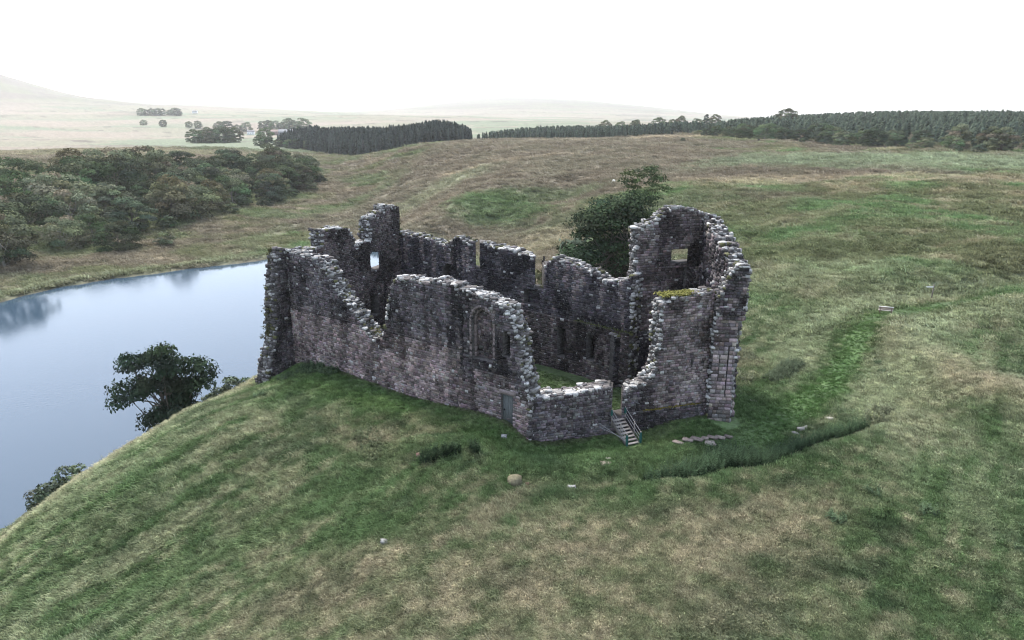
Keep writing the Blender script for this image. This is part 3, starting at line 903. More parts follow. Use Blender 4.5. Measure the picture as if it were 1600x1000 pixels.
a = Acc(); r_ = np.random.default_rng(66)
leaf_cloud(a, np.array([at_r(s, d, 10.25) for s in np.arange(10.9, 13.8, .2) for d in np.arange(.35, 1.4, .2)]), 2600, (.12, .12, .05), .09, (.17, .165, .055), r_, 1.0)
tag(link('moss', a.mesh('moss', M_leaf), right), 'yellow green moss cushion on the wall top', kind='stuff')
a = Acc()
leaf_cloud(a, np.array([at_r(s, -.12, 1.3) for s in np.arange(9.5, 14.3, .15)]), 900, (.1, .06, .04), .06, (.14, .115, .03), r_, 1.0)
tag(link('ledge_moss', a.mesh('ledge_moss', M_leaf), right), kind='stuff')
a = Acc()
ivy = [at_s(3.0 - .22 * z + r_.uniform(-.3, .1), r_.uniform(.6, 1.6), z) for z in np.arange(3.2, 8.2, .12)] + [at_s(.4 + r_.uniform(0, .5), 1.3, z) for z in np.arange(9, 11.6, .2)]
leaf_cloud(a, np.array(ivy), 1500, (.16, .16, .14), .085, (.075, .07, .03), r_)
tag(link('ivy', a.mesh('ivy', M_leaf), stub), 'brown green weeds on the broken edge', kind='stuff')
a = Acc()
wd = [at_f(s, r_.uniform(.2, 1.4), np.interp(s, [5.6, 7.2, 10, 12], [9.9, 8.1, 5.6, 5.2])) for s in np.arange(5.7, 12, .5)] + [at_f(s, r_.uniform(.5, 1.4), z) for s, z in ((25.7, 9.2), (26.1, 8.5), (26.3, 8.0), (27, 4.6))]
leaf_cloud(a, np.array(wd), 650, (.2, .2, .08), .07, (.13, .125, .05), r_)
tag(link('weeds', a.mesh('weeds', M_leaf), front), kind='stuff')
a = Acc()
wd = [at_v(s, r_.uniform(.1, .8), 4.9) for s in np.arange(.2, 6, .2)] + [at_b(s, -.1, 5.2) for s in np.arange(0, 6, .25)] + [at_b(s + sh, .7, 7.5) for s in (7.7, 7.9)] + [at_b(s + sh, r_.uniform(.3, 1.3), 10.2) for s in np.arange(20, 21.6, .2)]
leaf_cloud(a, np.array(wd), 1500, (.15, .15, .06), .07, (.075, .085, .035), r_)
tag(link('weeds', a.mesh('weeds', M_leaf), rear), kind='stuff')

# ------------------------------------------------------------------ trees and shrubs
def tree_meshes(name, seed, h, w, n_clump, n_leaf, leaf, col, trunk=.18, bare=.15, crown_lo=.22, bark=(.11, .095, .08), lean=(0, 0), flat=.9, gaps=.35, low=1.8, lobes=None, shell=.62):
    """tapered trunk with limbs that reach into the crown; leaves in clumps on the ends of the boughs"""
    r_ = np.random.default_rng(seed)
    tr = Acc(); cr = Acc()
    H = h
    fork = H * (crown_lo + .08)
    tr_pts = [(lean[0] * t * H + r_.normal(0, .02) * H * t * .5, lean[1] * t * H + r_.normal(0, .02) * H * t * .5, t * H) for t in np.linspace(-.05, .72, 7)]
    tube(tr, tr_pts, np.linspace(trunk * H * .16, trunk * H * .03, 7), bark, 7)
    cents = []
    for k in range(n_clump):
        # crown outline: lumpy dome
        ph = k * 2.39996 + r_.uniform(-.4, .4); t = (k + .5) / n_clump
        el = math.asin(1 - low * t)
        rr = r_.uniform(shell, 1.0)
        c = np.array((math.cos(ph) * math.cos(el) * w / 2 * rr, math.sin(ph) * math.cos(el) * w / 2 * rr,
                      H * (crown_lo + (1 - crown_lo) * .46) + math.sin(el) * H * (1 - crown_lo) * .48 * rr * flat))
        if lobes:
            lx, ly, lz, lr = lobes[k % len(lobes)]
            d_ = r_.normal(0, 1, 3); d_ /= np.linalg.norm(d_); d_[2] *= .7
            c = np.array((lx, ly, lz)) + d_ * lr * r_.uniform(.45, 1.0)
        c[0] += lean[0] * c[2]; c[1] += lean[1] * c[2]
        cents.append(c)
        if r_.random() < .6:
            st = np.array(tr_pts[int(r_.integers(2, 6))])
            mid = (st + c) / 2 + np.array((0, 0, -.06 * H)) + r_.normal(0, .03 * H, 3)
            tube(tr, [st, mid, c], [trunk * H * .05, trunk * H * .03, trunk * H * .008], bark, 5)
    cents = np.array(cents)
    per = n_leaf // n_clump
    for c in cents:
        rad = w * (r_.uniform(.13, .24) if not lobes else r_.uniform(.08, .15))
        tint = np.asarray(col) * r_.uniform(.7, 1.35) * (1 + r_.normal(0, .06, 3))
        n = int(per * (rad / (w * (.185 if not lobes else .115))) ** 1.6) + 4
        d = r_.normal(0, 1, (n, 3)); d /= np.linalg.norm(d, axis=1, keepdims=True)
        d[:, 2] = np.where(d[:, 2] < -.25, -d[:, 2] * .6, d[:, 2])
        rr = rad * r_.uniform(gaps, 1.0, (n, 1)) ** .6
        pos = c + d * rr * np.array((1.15, 1.15, .72))
        nrm = d + r_.normal(0, .38, (n, 3)) + np.array((0, 0, .3)); nrm /= np.linalg.norm(nrm, axis=1, keepdims=True)
        t = np.cross(nrm, r_.normal(0, 1, (n, 3))); t /= np.linalg.norm(t, axis=1, keepdims=True)
        b = np.cross(nrm, t); s = leaf * r_.uniform(.55, 1.25, (n, 1))
        v = np.stack([pos - t * s, pos - b * s * .62, pos + t * s, pos + b * s * .62], 1).reshape(-1, 3)
        cr.add(v, np.arange(4 * n).reshape(-1, 4), np.repeat(tint * r_.uniform(.75, 1.25, (n, 1)), 4, 0))
    return tr.mesh(name + '_trunk', M_bark, True), cr.mesh(name + '_crown', M_leaf)


SUNK = ('broadleaf_tree', 'moor_tree', 'belt_tree', 'copse_tree', 'hedgerow_tree', 'distant_tree', 'field_tree', 'willow_tree', 'edge_tree')


def place_tree(name, meshes, x, y, label, cat='tree', group=None, sc_=1.0, rz=0.0, sink=.15, wide=1.0, z=None):
    o = bpy.data.objects.new(name, None); COL.objects.link(o)
    o.location = (x, y, (ter(x, y) if z is None else z) - (sink if name not in SUNK else 1.3 * sc_)); o.rotation_euler = (0, 0, rz); o.scale = (sc_ * wide, sc_ * wide, sc_)
    tag(o, label, cat, group)
    link('trunk', meshes[0], o); link('crown', meshes[1], o)
    return o


LEAF_D = (.082, .106, .060); LEAF_M = (.120, .130, .080); LEAF_Y = (.145, .148, .082); LEAF_B = (.112, .116, .072); LEAF_K = (.058, .072, .047)
WOOD = [tree_meshes('wood%d' % i, 200 + i, 10, w, 24, 5200, .31, c, crown_lo=lo, bark=bk, flat=1.2, low=1.9, gaps=.72, shell=.78)
        for i, (w, c, lo, bk) in enumerate([(10.5, LEAF_D, .12, (.2, .19, .17)), (9.0, LEAF_M, .1, (.12, .1, .09)), (11.5, LEAF_M, .15, (.25, .24, .21)), (8.5, LEAF_B, .1, (.12, .1, .09)),
                                            (9.5, LEAF_K, .08, (.1, .09, .08)), (10.0, LEAF_Y, .1, (.12, .1, .09)), (12, LEAF_D, .1, (.14, .12, .1))])]
SHRUB = [tree_meshes('shrub%d' % i, 230 + i, 3, 3.6, 16, 1500, .16, c, crown_lo=.02, trunk=.12) for i, c in enumerate([LEAF_D, LEAF_M, LEAF_K])]

# big sycamore over the loch, and the tree behind the gatehouse
syc = tree_meshes('sycamore', 301, 9.5, 9.6, 77, 14000,   .16, (.030, .043, .027), crown_lo=.10, trunk=.2, gaps=.15, lobes=[(-1.6, 0, 6.9, 2.3), (2.6, .3, 5.6, 2.1), (-.2, .5, 5.2, 2.6), (-2.6, -.3, 4.6, 2.0), (.3, -.5, 7.2, 1.6), (-.6, .2, 2.6, 1.5), (2.2, 0, 4.2, 1.8), (1.0, .3, 3.0, 1.6)])
place_tree('sycamore_tree', syc, -33.2, 60.9, 'dark spreading tree over the loch on the steep bank of the mound', rz=.35, sc_=1.2, wide=.8, sink=1.5)
gt = tree_meshes('ash', 302, 20.0, 17.5, 99, 24000, .21, (.060, .084, .048), crown_lo=.05, trunk=.12, gaps=.2, lobes=[(3.6, 0, 13, 3.2), (-2.8, 0, 14, 2.8), (0, .5, 10, 3.6), (-4.2, 0, 11, 3.2), (1.4, -.4, 16.0, 3.0), (-.8, .3, 15.0, 2.8), (-6.0, 0, 8.5, 2.8), (3.4, 0, 8, 3.2), (0, -.5, 5.5, 3.4)])
place_tree('ash_tree', gt, 14.0, 85, 'dense bushy green tree rising behind the gatehouse wall', rz=0, sc_=.9, wide=1.15)
gt2 = tree_meshes('sapling', 303, 20.0, 6.4, 18, 1700, .2, (.065, .085, .042), crown_lo=.72, trunk=.045, gaps=.2)
place_tree('ash_sapling', gt2, 18.8, 98, 'slim open treetop showing above the dense tree behind the gatehouse')
place_tree('hazel_bush', SHRUB[1], 8.2, 88, 'low rounded bush at the foot of the tree behind the rear wall', 'bush', sc_=2.9)
place_tree('hazel_bush', SHRUB[0], 11.5, 96, 'taller bush between the rear wall and the dense green tree', 'bush', sc_=3.6)
for (x, y, s_, k, lb) in [(-28.6, 65.8, 1.0, 0, 'small round bush on the brow beside the loch tree'), (-29.9, 64.2, .8, 2, 'low dark bush between the loch tree and its small round neighbour'),
                          (-37.6, 49.0, .85, 2, 'lowest dark bush at the water below the mound'), (-36.7, 51.0, .8, 0, 'dark bush at the water just above the lowest one')]:
    place_tree('loch_bush', SHRUB[k], x, y, lb, 'bush', 'bushes on the loch bank', s_, rz=x)

# wood on the far shore, row by row
def along(pts, t):
    P = np.array(pts, float); d = np.concatenate([[0], np.cumsum(np.hypot(*(P[1:] - P[:-1]).T))]); d /= d[-1]
    return np.interp(t, d, P[:, 0]), np.interp(t, d, P[:, 1])


ORD = ['first', 'second', 'third', 'fourth', 'fifth', 'sixth', 'seventh', 'eighth', 'ninth', 'tenth', 'eleventh', 'twelfth', 'thirteenth', 'fourteenth', 'fifteenth', 'sixteenth', 'seventeenth', 'eighteenth', 'nineteenth', 'twentieth',
       'twenty-first', 'twenty-second', 'twenty-third', 'twenty-fourth', 'twenty-fifth', 'twenty-sixth', 'twenty-seventh', 'twenty-eighth']
DESC = ['dark broad', 'green rounded', 'wide pale-trunked', 'brownish', 'very dark', 'yellowish green', 'large dark']
r_ = np.random.default_rng(404)
place_tree('oak_tree', WOOD[2], -115.5, 152.5, 'pale-trunked tree on the shore at the near end of the far wood', group='trees of the wood across the loch', sc_=1.15, rz=2.1)
place_tree('willow_tree', WOOD[6], -103.5, 178, 'rounded dark willow standing out in front of the far wood', group='trees of the wood across the loch', sc_=.80, rz=.3)
place_tree('willow_bush', SHRUB[1], -94.5, 184.5, 'small bush beside the rounded willow across the loch', 'bush', sc_=1.5)
rows = [('front', [(-128, 158), (-118, 178), (-113, 205), (-104, 222), (-106, 255), (-101, 282), (-103, 312), (-101, 336), (-101, 356)], 15, .98),
        ('second', [(-150, 163), (-137, 185), (-127, 215), (-119, 240), (-117, 270), (-113, 300), (-112, 330), (-108, 362)], 16, 1.02),
        ('third', [(-168, 172), (-152, 195), (-140, 225), (-132, 255), (-128, 285), (-124, 315), (-121, 345), (-114, 375)], 15, 1.02),
        ('rearmost', [(-188, 188), (-168, 208), (-154, 240), (-146, 270), (-138, 300), (-132, 330), (-122, 385)], 14, 1.0)]
for rn, pts, n, s_ in rows:
    for k in range(n):
        x, y = along(pts, (k + .5) / n)
        x += r_.normal(0, 2.0); y += r_.normal(0, 2.2)
        vi = int(r_.integers(0, 7))
        if rn in ('third', 'rearmost') and 4 <= k <= 6: ss = s_ * 1.5
        else: ss = s_ * r_.uniform(.85, 1.4)
        place_tree('broadleaf_tree', WOOD[vi], x, y, '%s tree, %s along the %s row of the far wood' % (DESC[vi], ORD[k], rn), group='trees of the wood across the loch', sc_=ss, rz=r_.uniform(0, 6.28), wide=r_.uniform(.9, 1.15))
for k, (x, y) in enumerate([(-104, 206), (-97, 236), (-94, 262), (-93, 292), (-92, 318), (-95, 346)]):
    place_tree('thicket_bush', SHRUB[k % 3], x, y, '%s low bush along the foot of the far wood' % ORD[k], 'bush', 'bushes at the foot of the far wood', 1.3 + .3 * r_.random(), rz=k)

# trees on the right skyline, before the plantation
right_line = [(118, 452), (132, 418), (147, 385), (163, 345), (178, 316), (192, 293), (206, 272), (226, 248)]
for rn, off, n, s0 in (('front', 0, 17, .92), ('rear', 16, 15, 1.12)):
    for k in range(n):
        x, y = along(right_line, (k + .5) / n)
        x += off * .75 + r_.normal(0, 2.5); y += off * .6 + r_.normal(0, 2.5)
        vi = int(r_.choice([0, 1, 3, 4, 6]))
        ss = s0 * r_.uniform(.6, 1.1) * (.75 if k < 4 else 1.0)
        place_tree('moor_tree', WOOD[vi], x, y, '%s tree, %s from the far end of the %s row by the plantation' % (DESC[vi], ORD[k], rn), group='trees along the plantation edge', sc_=ss, rz=r_.uniform(0, 6.28), wide=1.1)
for k, (x, y, s_) in enumerate([(137, 452, 1.2), (119.6, 455, 1.5), (94, 388, .8), (155, 335, 1.4), (172, 302, 1.2), (186, 280, 1.5), (148, 360, .9)]):
    place_tree('moor_bush', SHRUB[k % 3], x, y, '%s lone bush on the moor below the plantation, counted from the left' % ORD[[1, 0, 2, 4, 5, 6, 3][k]], 'bush', 'lone bushes on the moor', s_, rz=k)

# conifer plantations: one mass each
def conifers(name, poly, spacing, h, seed, col, label, wide=.16):
    r_ = np.random.default_rng(seed)
    P = np.array(poly, float)
    xs, ys = np.meshgrid(np.arange(P[:, 0].min(), P[:, 0].max(), spacing), np.arange(P[:, 1].min(), P[:, 1].max(), spacing))
    x = xs.ravel() + r_.uniform(-.4, .4, xs.size) * spacing; y = ys.ravel() + r_.uniform(-.4, .4, xs.size) * spacing
    k = in_poly(x, y, P); x, y = x[k], y[k]
    z = terrain(x, y)
    n = len(x); ed = seg_dist(x, y, [tuple(k) for k in poly] + [tuple(poly[0])])
    hh = h * r_.uniform(.9, 1.06, n) * (.5 + .5 * np.clip(ed / 26, 0, 1) ** .6) * (.9 + .2 * fbm(x / 25, y / 25, 2, seed))
    B = 54
    t = np.tile(np.linspace(.04, .97, B), (n, 1)); ph = r_.uniform(0, 6.28, (n, B))
    rad = (1 - t) ** .65 * hh[:, None] * wide + .55
    tip = np.stack([x[:, None] + np.cos(ph) * rad, y[:, None] + np.sin(ph) * rad, z[:, None] + hh[:, None] * t - rad * .25], -1)
    a1 = np.stack([x[:, None] + np.cos(ph + 1.3) * rad * .45, y[:, None] + np.sin(ph + 1.3) * rad * .45, z[:, None] + hh[:, None] * (t + .04)], -1)
    a2 = np.stack([x[:, None] + np.cos(ph - 1.3) * rad * .45, y[:, None] + np.sin(ph - 1.3) * rad * .45, z[:, None] + hh[:, None] * (t + .02)], -1)
    a3 = np.stack([x[:, None] + 0 * ph, y[:, None] + 0 * ph, z[:, None] + hh[:, None] * np.minimum(t + .12, 1.03)], -1)
    v = np.stack([tip, a1, a3, a2], 2).reshape(-1, 3)
    c = np.asarray(col) * np.repeat(r_.uniform(.65, 1.35, (n, 1)), B * 4, 0).reshape(-1, 1) * np.repeat(r_.uniform(.8, 1.2, (n * B, 1)), 4, 0)
    f = np.arange(4 * n * B).reshape(-1, 4)
    tag(link(name, mesh_from(name, v, f, M_leaf, c)), label, kind='stuff')


conifers('conifer_wood', [(-28, 492), (-70, 500), (-112, 512), (-160, 570), (-215, 640), (-205, 690), (-40, 600)], 3.1, 17.5, 501, (.056, .070, .060), 'dark block of tall conifers beyond the valley', .16)
conifers('young_conifer_wood', [(-30, 560), (20, 520), (80, 500), (128, 492), (150, 500), (150, 560), (90, 600), (0, 640)], 4.2, 9, 502, (.060, .078, .058), 'low belt of young conifers along the moor edge', .22)
conifers('hill_conifer_wood', [(128, 480), (150, 410), (185, 340), (215, 290), (250, 255), (520, 420), (640, 640), (480, 740), (180, 640)], 7.0, 8.5, 503, (.066, .084, .060), 'wide young conifer plantation over the right hill', .30)
# far tree belts and lone trees
def far_trees(name, spots, label, group, mesh_ids, smin, smax):
    for k, (x, y) in enumerate(spots):
        place_tree(name, WOOD[mesh_ids[k % len(mesh_ids)]], x, y, label % ORD[k], group=group, sc_=r_.uniform(smin, smax), rz=k * 1.7)


far_trees('belt_tree', [(85 + 12.5 * k + r_.normal(0, 3), 720 + r_.normal(0, 9)) for k in range(11)], '%s tree of the hazy belt above the young conifers, counted from the left', 'belt trees above the young conifers', [1, 3, 0], .9, 1.25)
far_trees('copse_tree', [(-322, 716), (-314, 722), (-307, 717), (-299, 721), (-292, 716), (-283, 722), (-266, 760)], '%s tree of the rounded copse on the near farmland, counted from the left', 'copse on the near farmland', [0, 6, 3], 1.2, 1.6)
far_trees('hedgerow_tree', [(-577, 1403), (-566, 1412), (-552, 1428), (-540, 1440), (-505, 1440), (-489, 1426), (-474, 1415), (-458, 1408), (-445, 1390), (-430, 1370), (-416, 1345), (-398, 1310), (-380, 1295)], '%s tree of the hazy farm hedgerow, counted from the left', 'farm hedgerow trees', [0, 4, 1], 1.5, 2.4)
far_trees('distant_tree', [(-984, 1896), (-972, 1900), (-960, 1904), (-948, 1904), (-938, 1912), (-926, 1930), (-908, 1918), (-895, 1910)], '%s tree of the faint distant clump on the pasture, counted from the left', 'faint distant clump', [0, 4, 1], 1.6, 2.1)
far_trees('edge_tree', [(-228, 640), (-217, 632), (-206, 622), (-194, 612), (-182, 600), (-170, 588)], '%s broadleaf tree along the left end of the dark conifer block', 'trees at the end of the conifer block', [0, 4, 1], .7, 1.05)
far_trees('field_tree', [(-799, 1541), (-713, 1451), (-664, 1458), (-642, 1451)], '%s lone tree along the hazy field boundary, counted from the left', 'field boundary trees', [0, 1], 1.2, 1.6)
far_trees('far_edge_tree', [(-352, 452), (-362, 455)], '%s dark bush at the edge of the far field by the picture border', 'trees at the far field border', [4, 0], .55, .7)
sk = Acc(); cone_ = tree_meshes('spruce', 520, 12, 6, 20, 1500, .35, (.03, .042, .034), crown_lo=.05, flat=1.1)
place_tree('spruce_tree', cone_, 172, 630, 'single pointed tree on the skyline over the young conifers', sc_=1.2, wide=.7)
place_tree('skyline_tree', WOOD[1], 208, 540, 'single pale tree standing above the plantation skyline', sc_=1.45)

# ------------------------------------------------------------------ timber steps at the gate
steps = bpy.data.objects.new('timber_steps', None); COL.objects.link(steps)
tag(steps, 'grey timber steps with rope-thin rails up to the gate gap', 'steps')
top_p = np.array(at_r(7.18, -.12, .95)); dirn = np.array((.29, -.956, 0)) @ np.array([[math.cos(.12), math.sin(.12), 0], [-math.sin(.12), math.cos(.12), 0], [0, 0, 1]])
acr = np.array((-dirn[1], dirn[0], 0))
NT, RUN = 8, .29
bot_z = ter(*(top_p + dirn * NT * RUN)[:2])
rise = (top_p[2] - bot_z) / NT
TIM = np.array((.26, .235, .215)); WIRE = np.array((.22, .22, .22)); TEAL = np.array((.02, .075, .066))


def part_box(name, p, q, w, h, col, parent, mat=None):
    a = Acc(); a.add(bar_v(p, q, w, h), BARF, col)
    return link(name, a.mesh(name, mat or M_plain), parent)


for k in range(NT):
    c = top_p + dirn * (k + .5) * RUN; c[2] = top_p[2] - rise * k - .02
    part_box('tread', c - acr * .5, c + acr * .5, RUN * .92, .055, TIM * random.uniform(.85, 1.2), steps)
for sg_ in (-1, 1):
    p0 = top_p + acr * .53 * sg_ + np.array((0, 0, -.16)); p1 = p0 + dirn * NT * RUN; p1[2] = bot_z - .05
    part_box('stringer', p0, p1, .06, .26, TIM * .6, steps)
    posts = []
    for t in (0.06, .62, 1.0):
        b = top_p + acr * .60 * sg_ + dirn * NT * RUN * t; zb = top_p[2] - (top_p[2] - bot_z) * t
        tp = b.copy(); tp[2] = zb + 1.02; b[2] = zb - .35
        po = part_box('post', b, tp, .075, .075, TIM * .75, steps); posts.append(tp)
        if t != .62:
            a = Acc(); tube(a, [tp + (0, 0, -.95 if t == 1 else -.55), tp + (0, 0, -.5), tp + (0, 0, -.05)], [.085, .1, .08], TEAL, 8)
            link('post_wrap', a.mesh('post_wrap', M_plain, True), po)
    for dz in (-.06, -.42, -.72):
        a = Acc(); tube(a, [p + (0, 0, dz) for p in posts], [.022] * 3, WIRE, 5)
        link('rail', a.mesh('rail', M_plain, True), steps)
    if sg_ < 0:
        q_ = posts[-1] + (0, 0, -.45)
        for j in range(2):
            a = Acc(); e = np.array(at_r(5.6, -.35, .55 + .3 * j)); tube(a, [q_ + (0, 0, -.2 * j), e], [.02, .02], WIRE, 5)
            link('brace', a.mesh('brace', M_plain, True), steps)

# ------------------------------------------------------------------ small things in the grass
def stone_thing(name, x, y, size, col, label, cat='stone', seed=0, group=None, rot=0.0):
    v, f = rock(900 + seed, .6)
    o = link(name, mesh_from(name, v, f, M_cap, np.broadcast_to(np.asarray(col) * np.random.default_rng(seed).uniform(.8, 1.2, (len(v), 1)), v.shape)))
    o.scale = size; o.location = (x, y, ter(x, y) + size[2] * .22); o.rotation_euler = (.1, .05, rot)
    return tag(o, label, cat, group)


stone_thing('boulder', .2, 40.0, (1.0, .75, .8), (.11, .10, .065), 'lichen yellow boulder alone in the grass before the corner', 'boulder', 1, rot=.7)
stone_thing('rock', 1.0, 40.1, (.4, .3, .25), (.12, .08, .06), 'small brown rock touching the lichen yellow boulder', 'rock', 2)
stone_thing('rock', 3.9, 39.9, (.62, .32, .3), (.24, .24, .23), 'white rock in the small earthy scar right of the boulder', 'rock', 3)
stone_thing('rock', 6.7, 42.8, (.38, .3, .3), (.28, .26, .22), 'pale stone on the green hummock below the steps', 'rock', 4)
stone_thing('rock', 6.45, 42.1, (.7, .45, .28), (.22, .19, .15), 'flat tan stone just under the pale one below the steps', 'rock', 5)
stone_thing('rock', -7.3, 33.8, (.45, .35, .35), (.2, .2, .19), 'lone whitish stone in the near grass beside an earthy scrape', 'rock', 6)
stone_thing('rock', -6.3, 42.4, (.6, .35, .3), (.17, .10, .085), 'reddish stone at the end of the dark nettles on the platform', 'rock', 7)
stone_thing('rock', -.6, 45.4, (.45, .3, .25), (.26, .26, .25), 'small white stone by the foot of the front corner', 'rock', 8)
stone_thing('rock', 13.4, 41.6, (.7, .5, .3), (.2, .195, .18), 'grey stone half hidden at the near end of the nettle bank', 'rock', 9)
stone_thing('rock', 22.4, 48.1, (1.1, .4, .25), (.17, .165, .15), 'long flat grey stone above the thin end of the nettle bank', 'rock', 10, rot=.4)
stone_thing('rock', 21.5, 47.4, (.5, .35, .25), (.2, .19, .18), 'small grey stone beside the long flat one above the nettles', 'rock', 11)
stone_thing('rock', 25.2, 49.8, (.6, .35, .22), (.38, .36, .3), 'tan stone lowest on the green track', 'rock', 12)
stone_thing('rock', 26.5, 51.8, (.45, .3, .2), (.40, .38, .32), 'tan stone second lowest on the green track', 'rock', 13)
stone_thing('rock', 20.6, 54.0, (.5, .3, .25), (.42, .38, .36), 'pinkish stone in the grass beside the gate pier', 'rock', 14)
slab_l = ['leftmost narrow', 'second', 'third and largest', 'fourth and smallest', 'fifth', 'sixth', 'seventh']
for k, (x, y, a_, l_, w_) in enumerate([(12.3, 45.9, -.75, .8, .34), (13.05, 46.1, -.5, .8, .42), (13.75, 46.2, -.6, .95, .45), (14.4, 46.4, -.5, .55, .36), (15.0, 46.55, -.5, .8, .4), (15.6, 46.6, -.55, .75, .4), (16.25, 46.75, -.6, .6, .36)]):
    a = Acc(); v = box_v((0, 0, 0), (l_ / 2, w_ / 2, .07)); v[4:, :2] *= .93; v += np.random.default_rng(k).normal(0, .02, v.shape); a.add(v, BOXF, np.array((.2, .168, .15)) * random.uniform(.8, 1.15))
    o = link('paving_slab', a.mesh('paving_slab', M_cap)); o.location = (x, y, ter(x, y) + .13); o.rotation_euler = (.0, 0, a_)
    tag(o, '%s of the stone slabs laid in the turf before the pier' % slab_l[k], 'slab', 'stone slabs in the turf')
stone_thing('rock', 14.55, 45.6, (.8, .55, .35), (.22, .195, .175), 'rounded stone below the row of slabs by the nettles', 'rock', 15)

# bench beside the track
bx_, by_ = 44.2, 77.8; bz_ = ter(bx_, by_)
bench = bpy.data.objects.new('bench', None); COL.objects.link(bench); bench.location = (bx_, by_, bz_); bench.rotation_euler = (0, 0, -.42)
tag(bench, 'small weathered wooden bench alone beside the green track', 'bench')
for k, yy in enumerate((-.17, 0, .17)):
    part_box('seat_plank', (-.75, yy, .46), (.75, yy, .46), .155, .05, (.36, .33, .30), bench)
for k, zz in enumerate((.62, .80)):
    part_box('back_plank', (-.75, -.27, zz), (.75, -.27, zz), .04, .15, (.30, .24, .21), bench)
part_box('top_rail', (-.78, -.29, .93), (.78, -.29, .93), .12, .05, (.62, .60, .58), bench)
for xx in (-.6, .6):
    part_box('leg', (xx, -.27, -.15), (xx, -.27, .9), .09, .07, (.16, .12, .10), bench)
    part_box('leg', (xx, .2, -.15), (xx, .2, .44), .09, .07, (.16, .12, .10), bench)

# fingerpost
fx_, fy_ = 54.3, 85.6; fz_ = ter(fx_, fy_)
fp = bpy.data.objects.new('fingerpost', None); COL.objects.link(fp); fp.location = (fx_, fy_, fz_)
tag(fp, 'wooden signpost with one pale arm standing in the pasture', 'signpost')
part_box('post', (0, 0, -.3), (.06, 0, 2.15), .11, .11, (.13, .115, .10), fp)
a = Acc()
pr = [(-.98, 1.86), (-.86, 1.95), (-.02, 1.95), (-.02, 1.77), (-.86, 1.77)]
bm = bmesh.new()
fr = [bm.verts.new((x, -.08, z)) for x, z in pr]; bk = [bm.verts.new((x, -.04 - .006, z)) for x, z in pr]
bm.faces.new(fr); bm.faces.new(bk[::-1])
for i in range(5): bm.faces.new((fr[i], bk[i], bk[(i + 1) % 5], fr[(i + 1) % 5]))
bmesh.ops.recalc_face_normals(bm, faces=bm.faces)
me = bpy.data.meshes.new('arm'); bm.to_mesh(me); bm.free()
at_ = me.attributes.new('tint', 'FLOAT_COLOR', 'POINT'); at_.data.foreach_set('color', np.tile((.55, .55, .53, 1), len(me.vertices)).astype(np.float32))
me.materials.append(M_plain); link('arm', me, fp)

# ------------------------------------------------------------------ animals: a skinned figure per beast
def beast(name, x, y, rz, scale, col, label, cat, graze):
    hd = (.78, 0, .16) if graze else (.82, 0, .98)
    nk = (.60, 0, .46) if graze else (.62, 0, .84)
    V = [(0, 0, .66), (.3, 0, .68), (-.34, 0, .68), nk, hd, (hd[0] + .17, 0, hd[2] - .07), (-.52, 0, .62), (-.56, 0, .42)]
    Rr = [.24, .22, .22, .11, .095, .06, .04, .03]
    E = [(0, 1), (0, 2), (1, 3), (3, 4), (4, 5), (2, 6), (6, 7)]
    for sx, root in ((.33, 1), (-.38, 2)):
        for sy in (-.13, .13):
            i = len(V)
            V += [(sx, sy, .48), (sx + (.03 if sx > 0 else -.06), sy, .27), (sx + (.0 if sx > 0 else -.01), sy, .0)]
            Rr += [.095, .05, .04]
            E += [(root, i), (i, i + 1), (i + 1, i + 2)]
    for sy in (-.12, .12):
        i = len(V); V.append((hd[0] - .06, sy, hd[2] + .07)); Rr.append(.025); E.append((4, i))
    me = bpy.data.meshes.new(name); me.from_pydata(V, E, []); me.update()
    o = link(name, me)
    sk_ = o.modifiers.new('skin', 'SKIN')
    for sv, rr in zip(me.skin_vertices[0].data, Rr): sv.radius = (rr, rr * .9)
    me.skin_vertices[0].data[0].use_root = True
    o.modifiers.new('sub', 'SUBSURF').levels = 2; o.modifiers['sub'].render_levels = 2
    m_, N_, L_ = new_mat(name + ' coat')
    oo = N_.new('ShaderNodeOutputMaterial'); bb = N_.new('ShaderNodeBsdfPrincipled'); nn = N_.new('ShaderNodeTexNoise'); cr_ = N_.new('ShaderNodeValToRGB')
    nn.inputs['Scale'].default_value = 9
    cr_.color_ramp.elements[0].color = (*[c * .7 for c in col], 1); cr_.color_ramp.elements[1].color = (*[min(c * 1.2, .9) for c in col], 1)
    L_.new(nn.outputs[0], cr_.inputs[0]); L_.new(cr_.outputs[0], bb.inputs['Base Color']); bb.inputs['Roughness'].default_value = .95
    L_.new(bb.outputs[0], oo.inputs[0]); me.materials.append(m_)
    o.location = (x, y, ter(x, y) - .01); o.rotation_euler = (0, 0, rz); o.scale = (scale,) * 3
    return tag(o, label, cat)


beast('sheep', 33.2, 226, 2.2, 1.25, (.72, .70, .64), 'white sheep grazing on the moor behind the tree', 'sheep', True)
beast('cow', 131.1, 375, .6, 1.7, (.02, .018, .017), 'larger black cow on the moor below the plantation', 'cow', True)
beast('cow', 135.2, 360, 2.8, 1.2, (.03, .025, .02), 'smaller dark calf right of the black cow', 'cow', True)

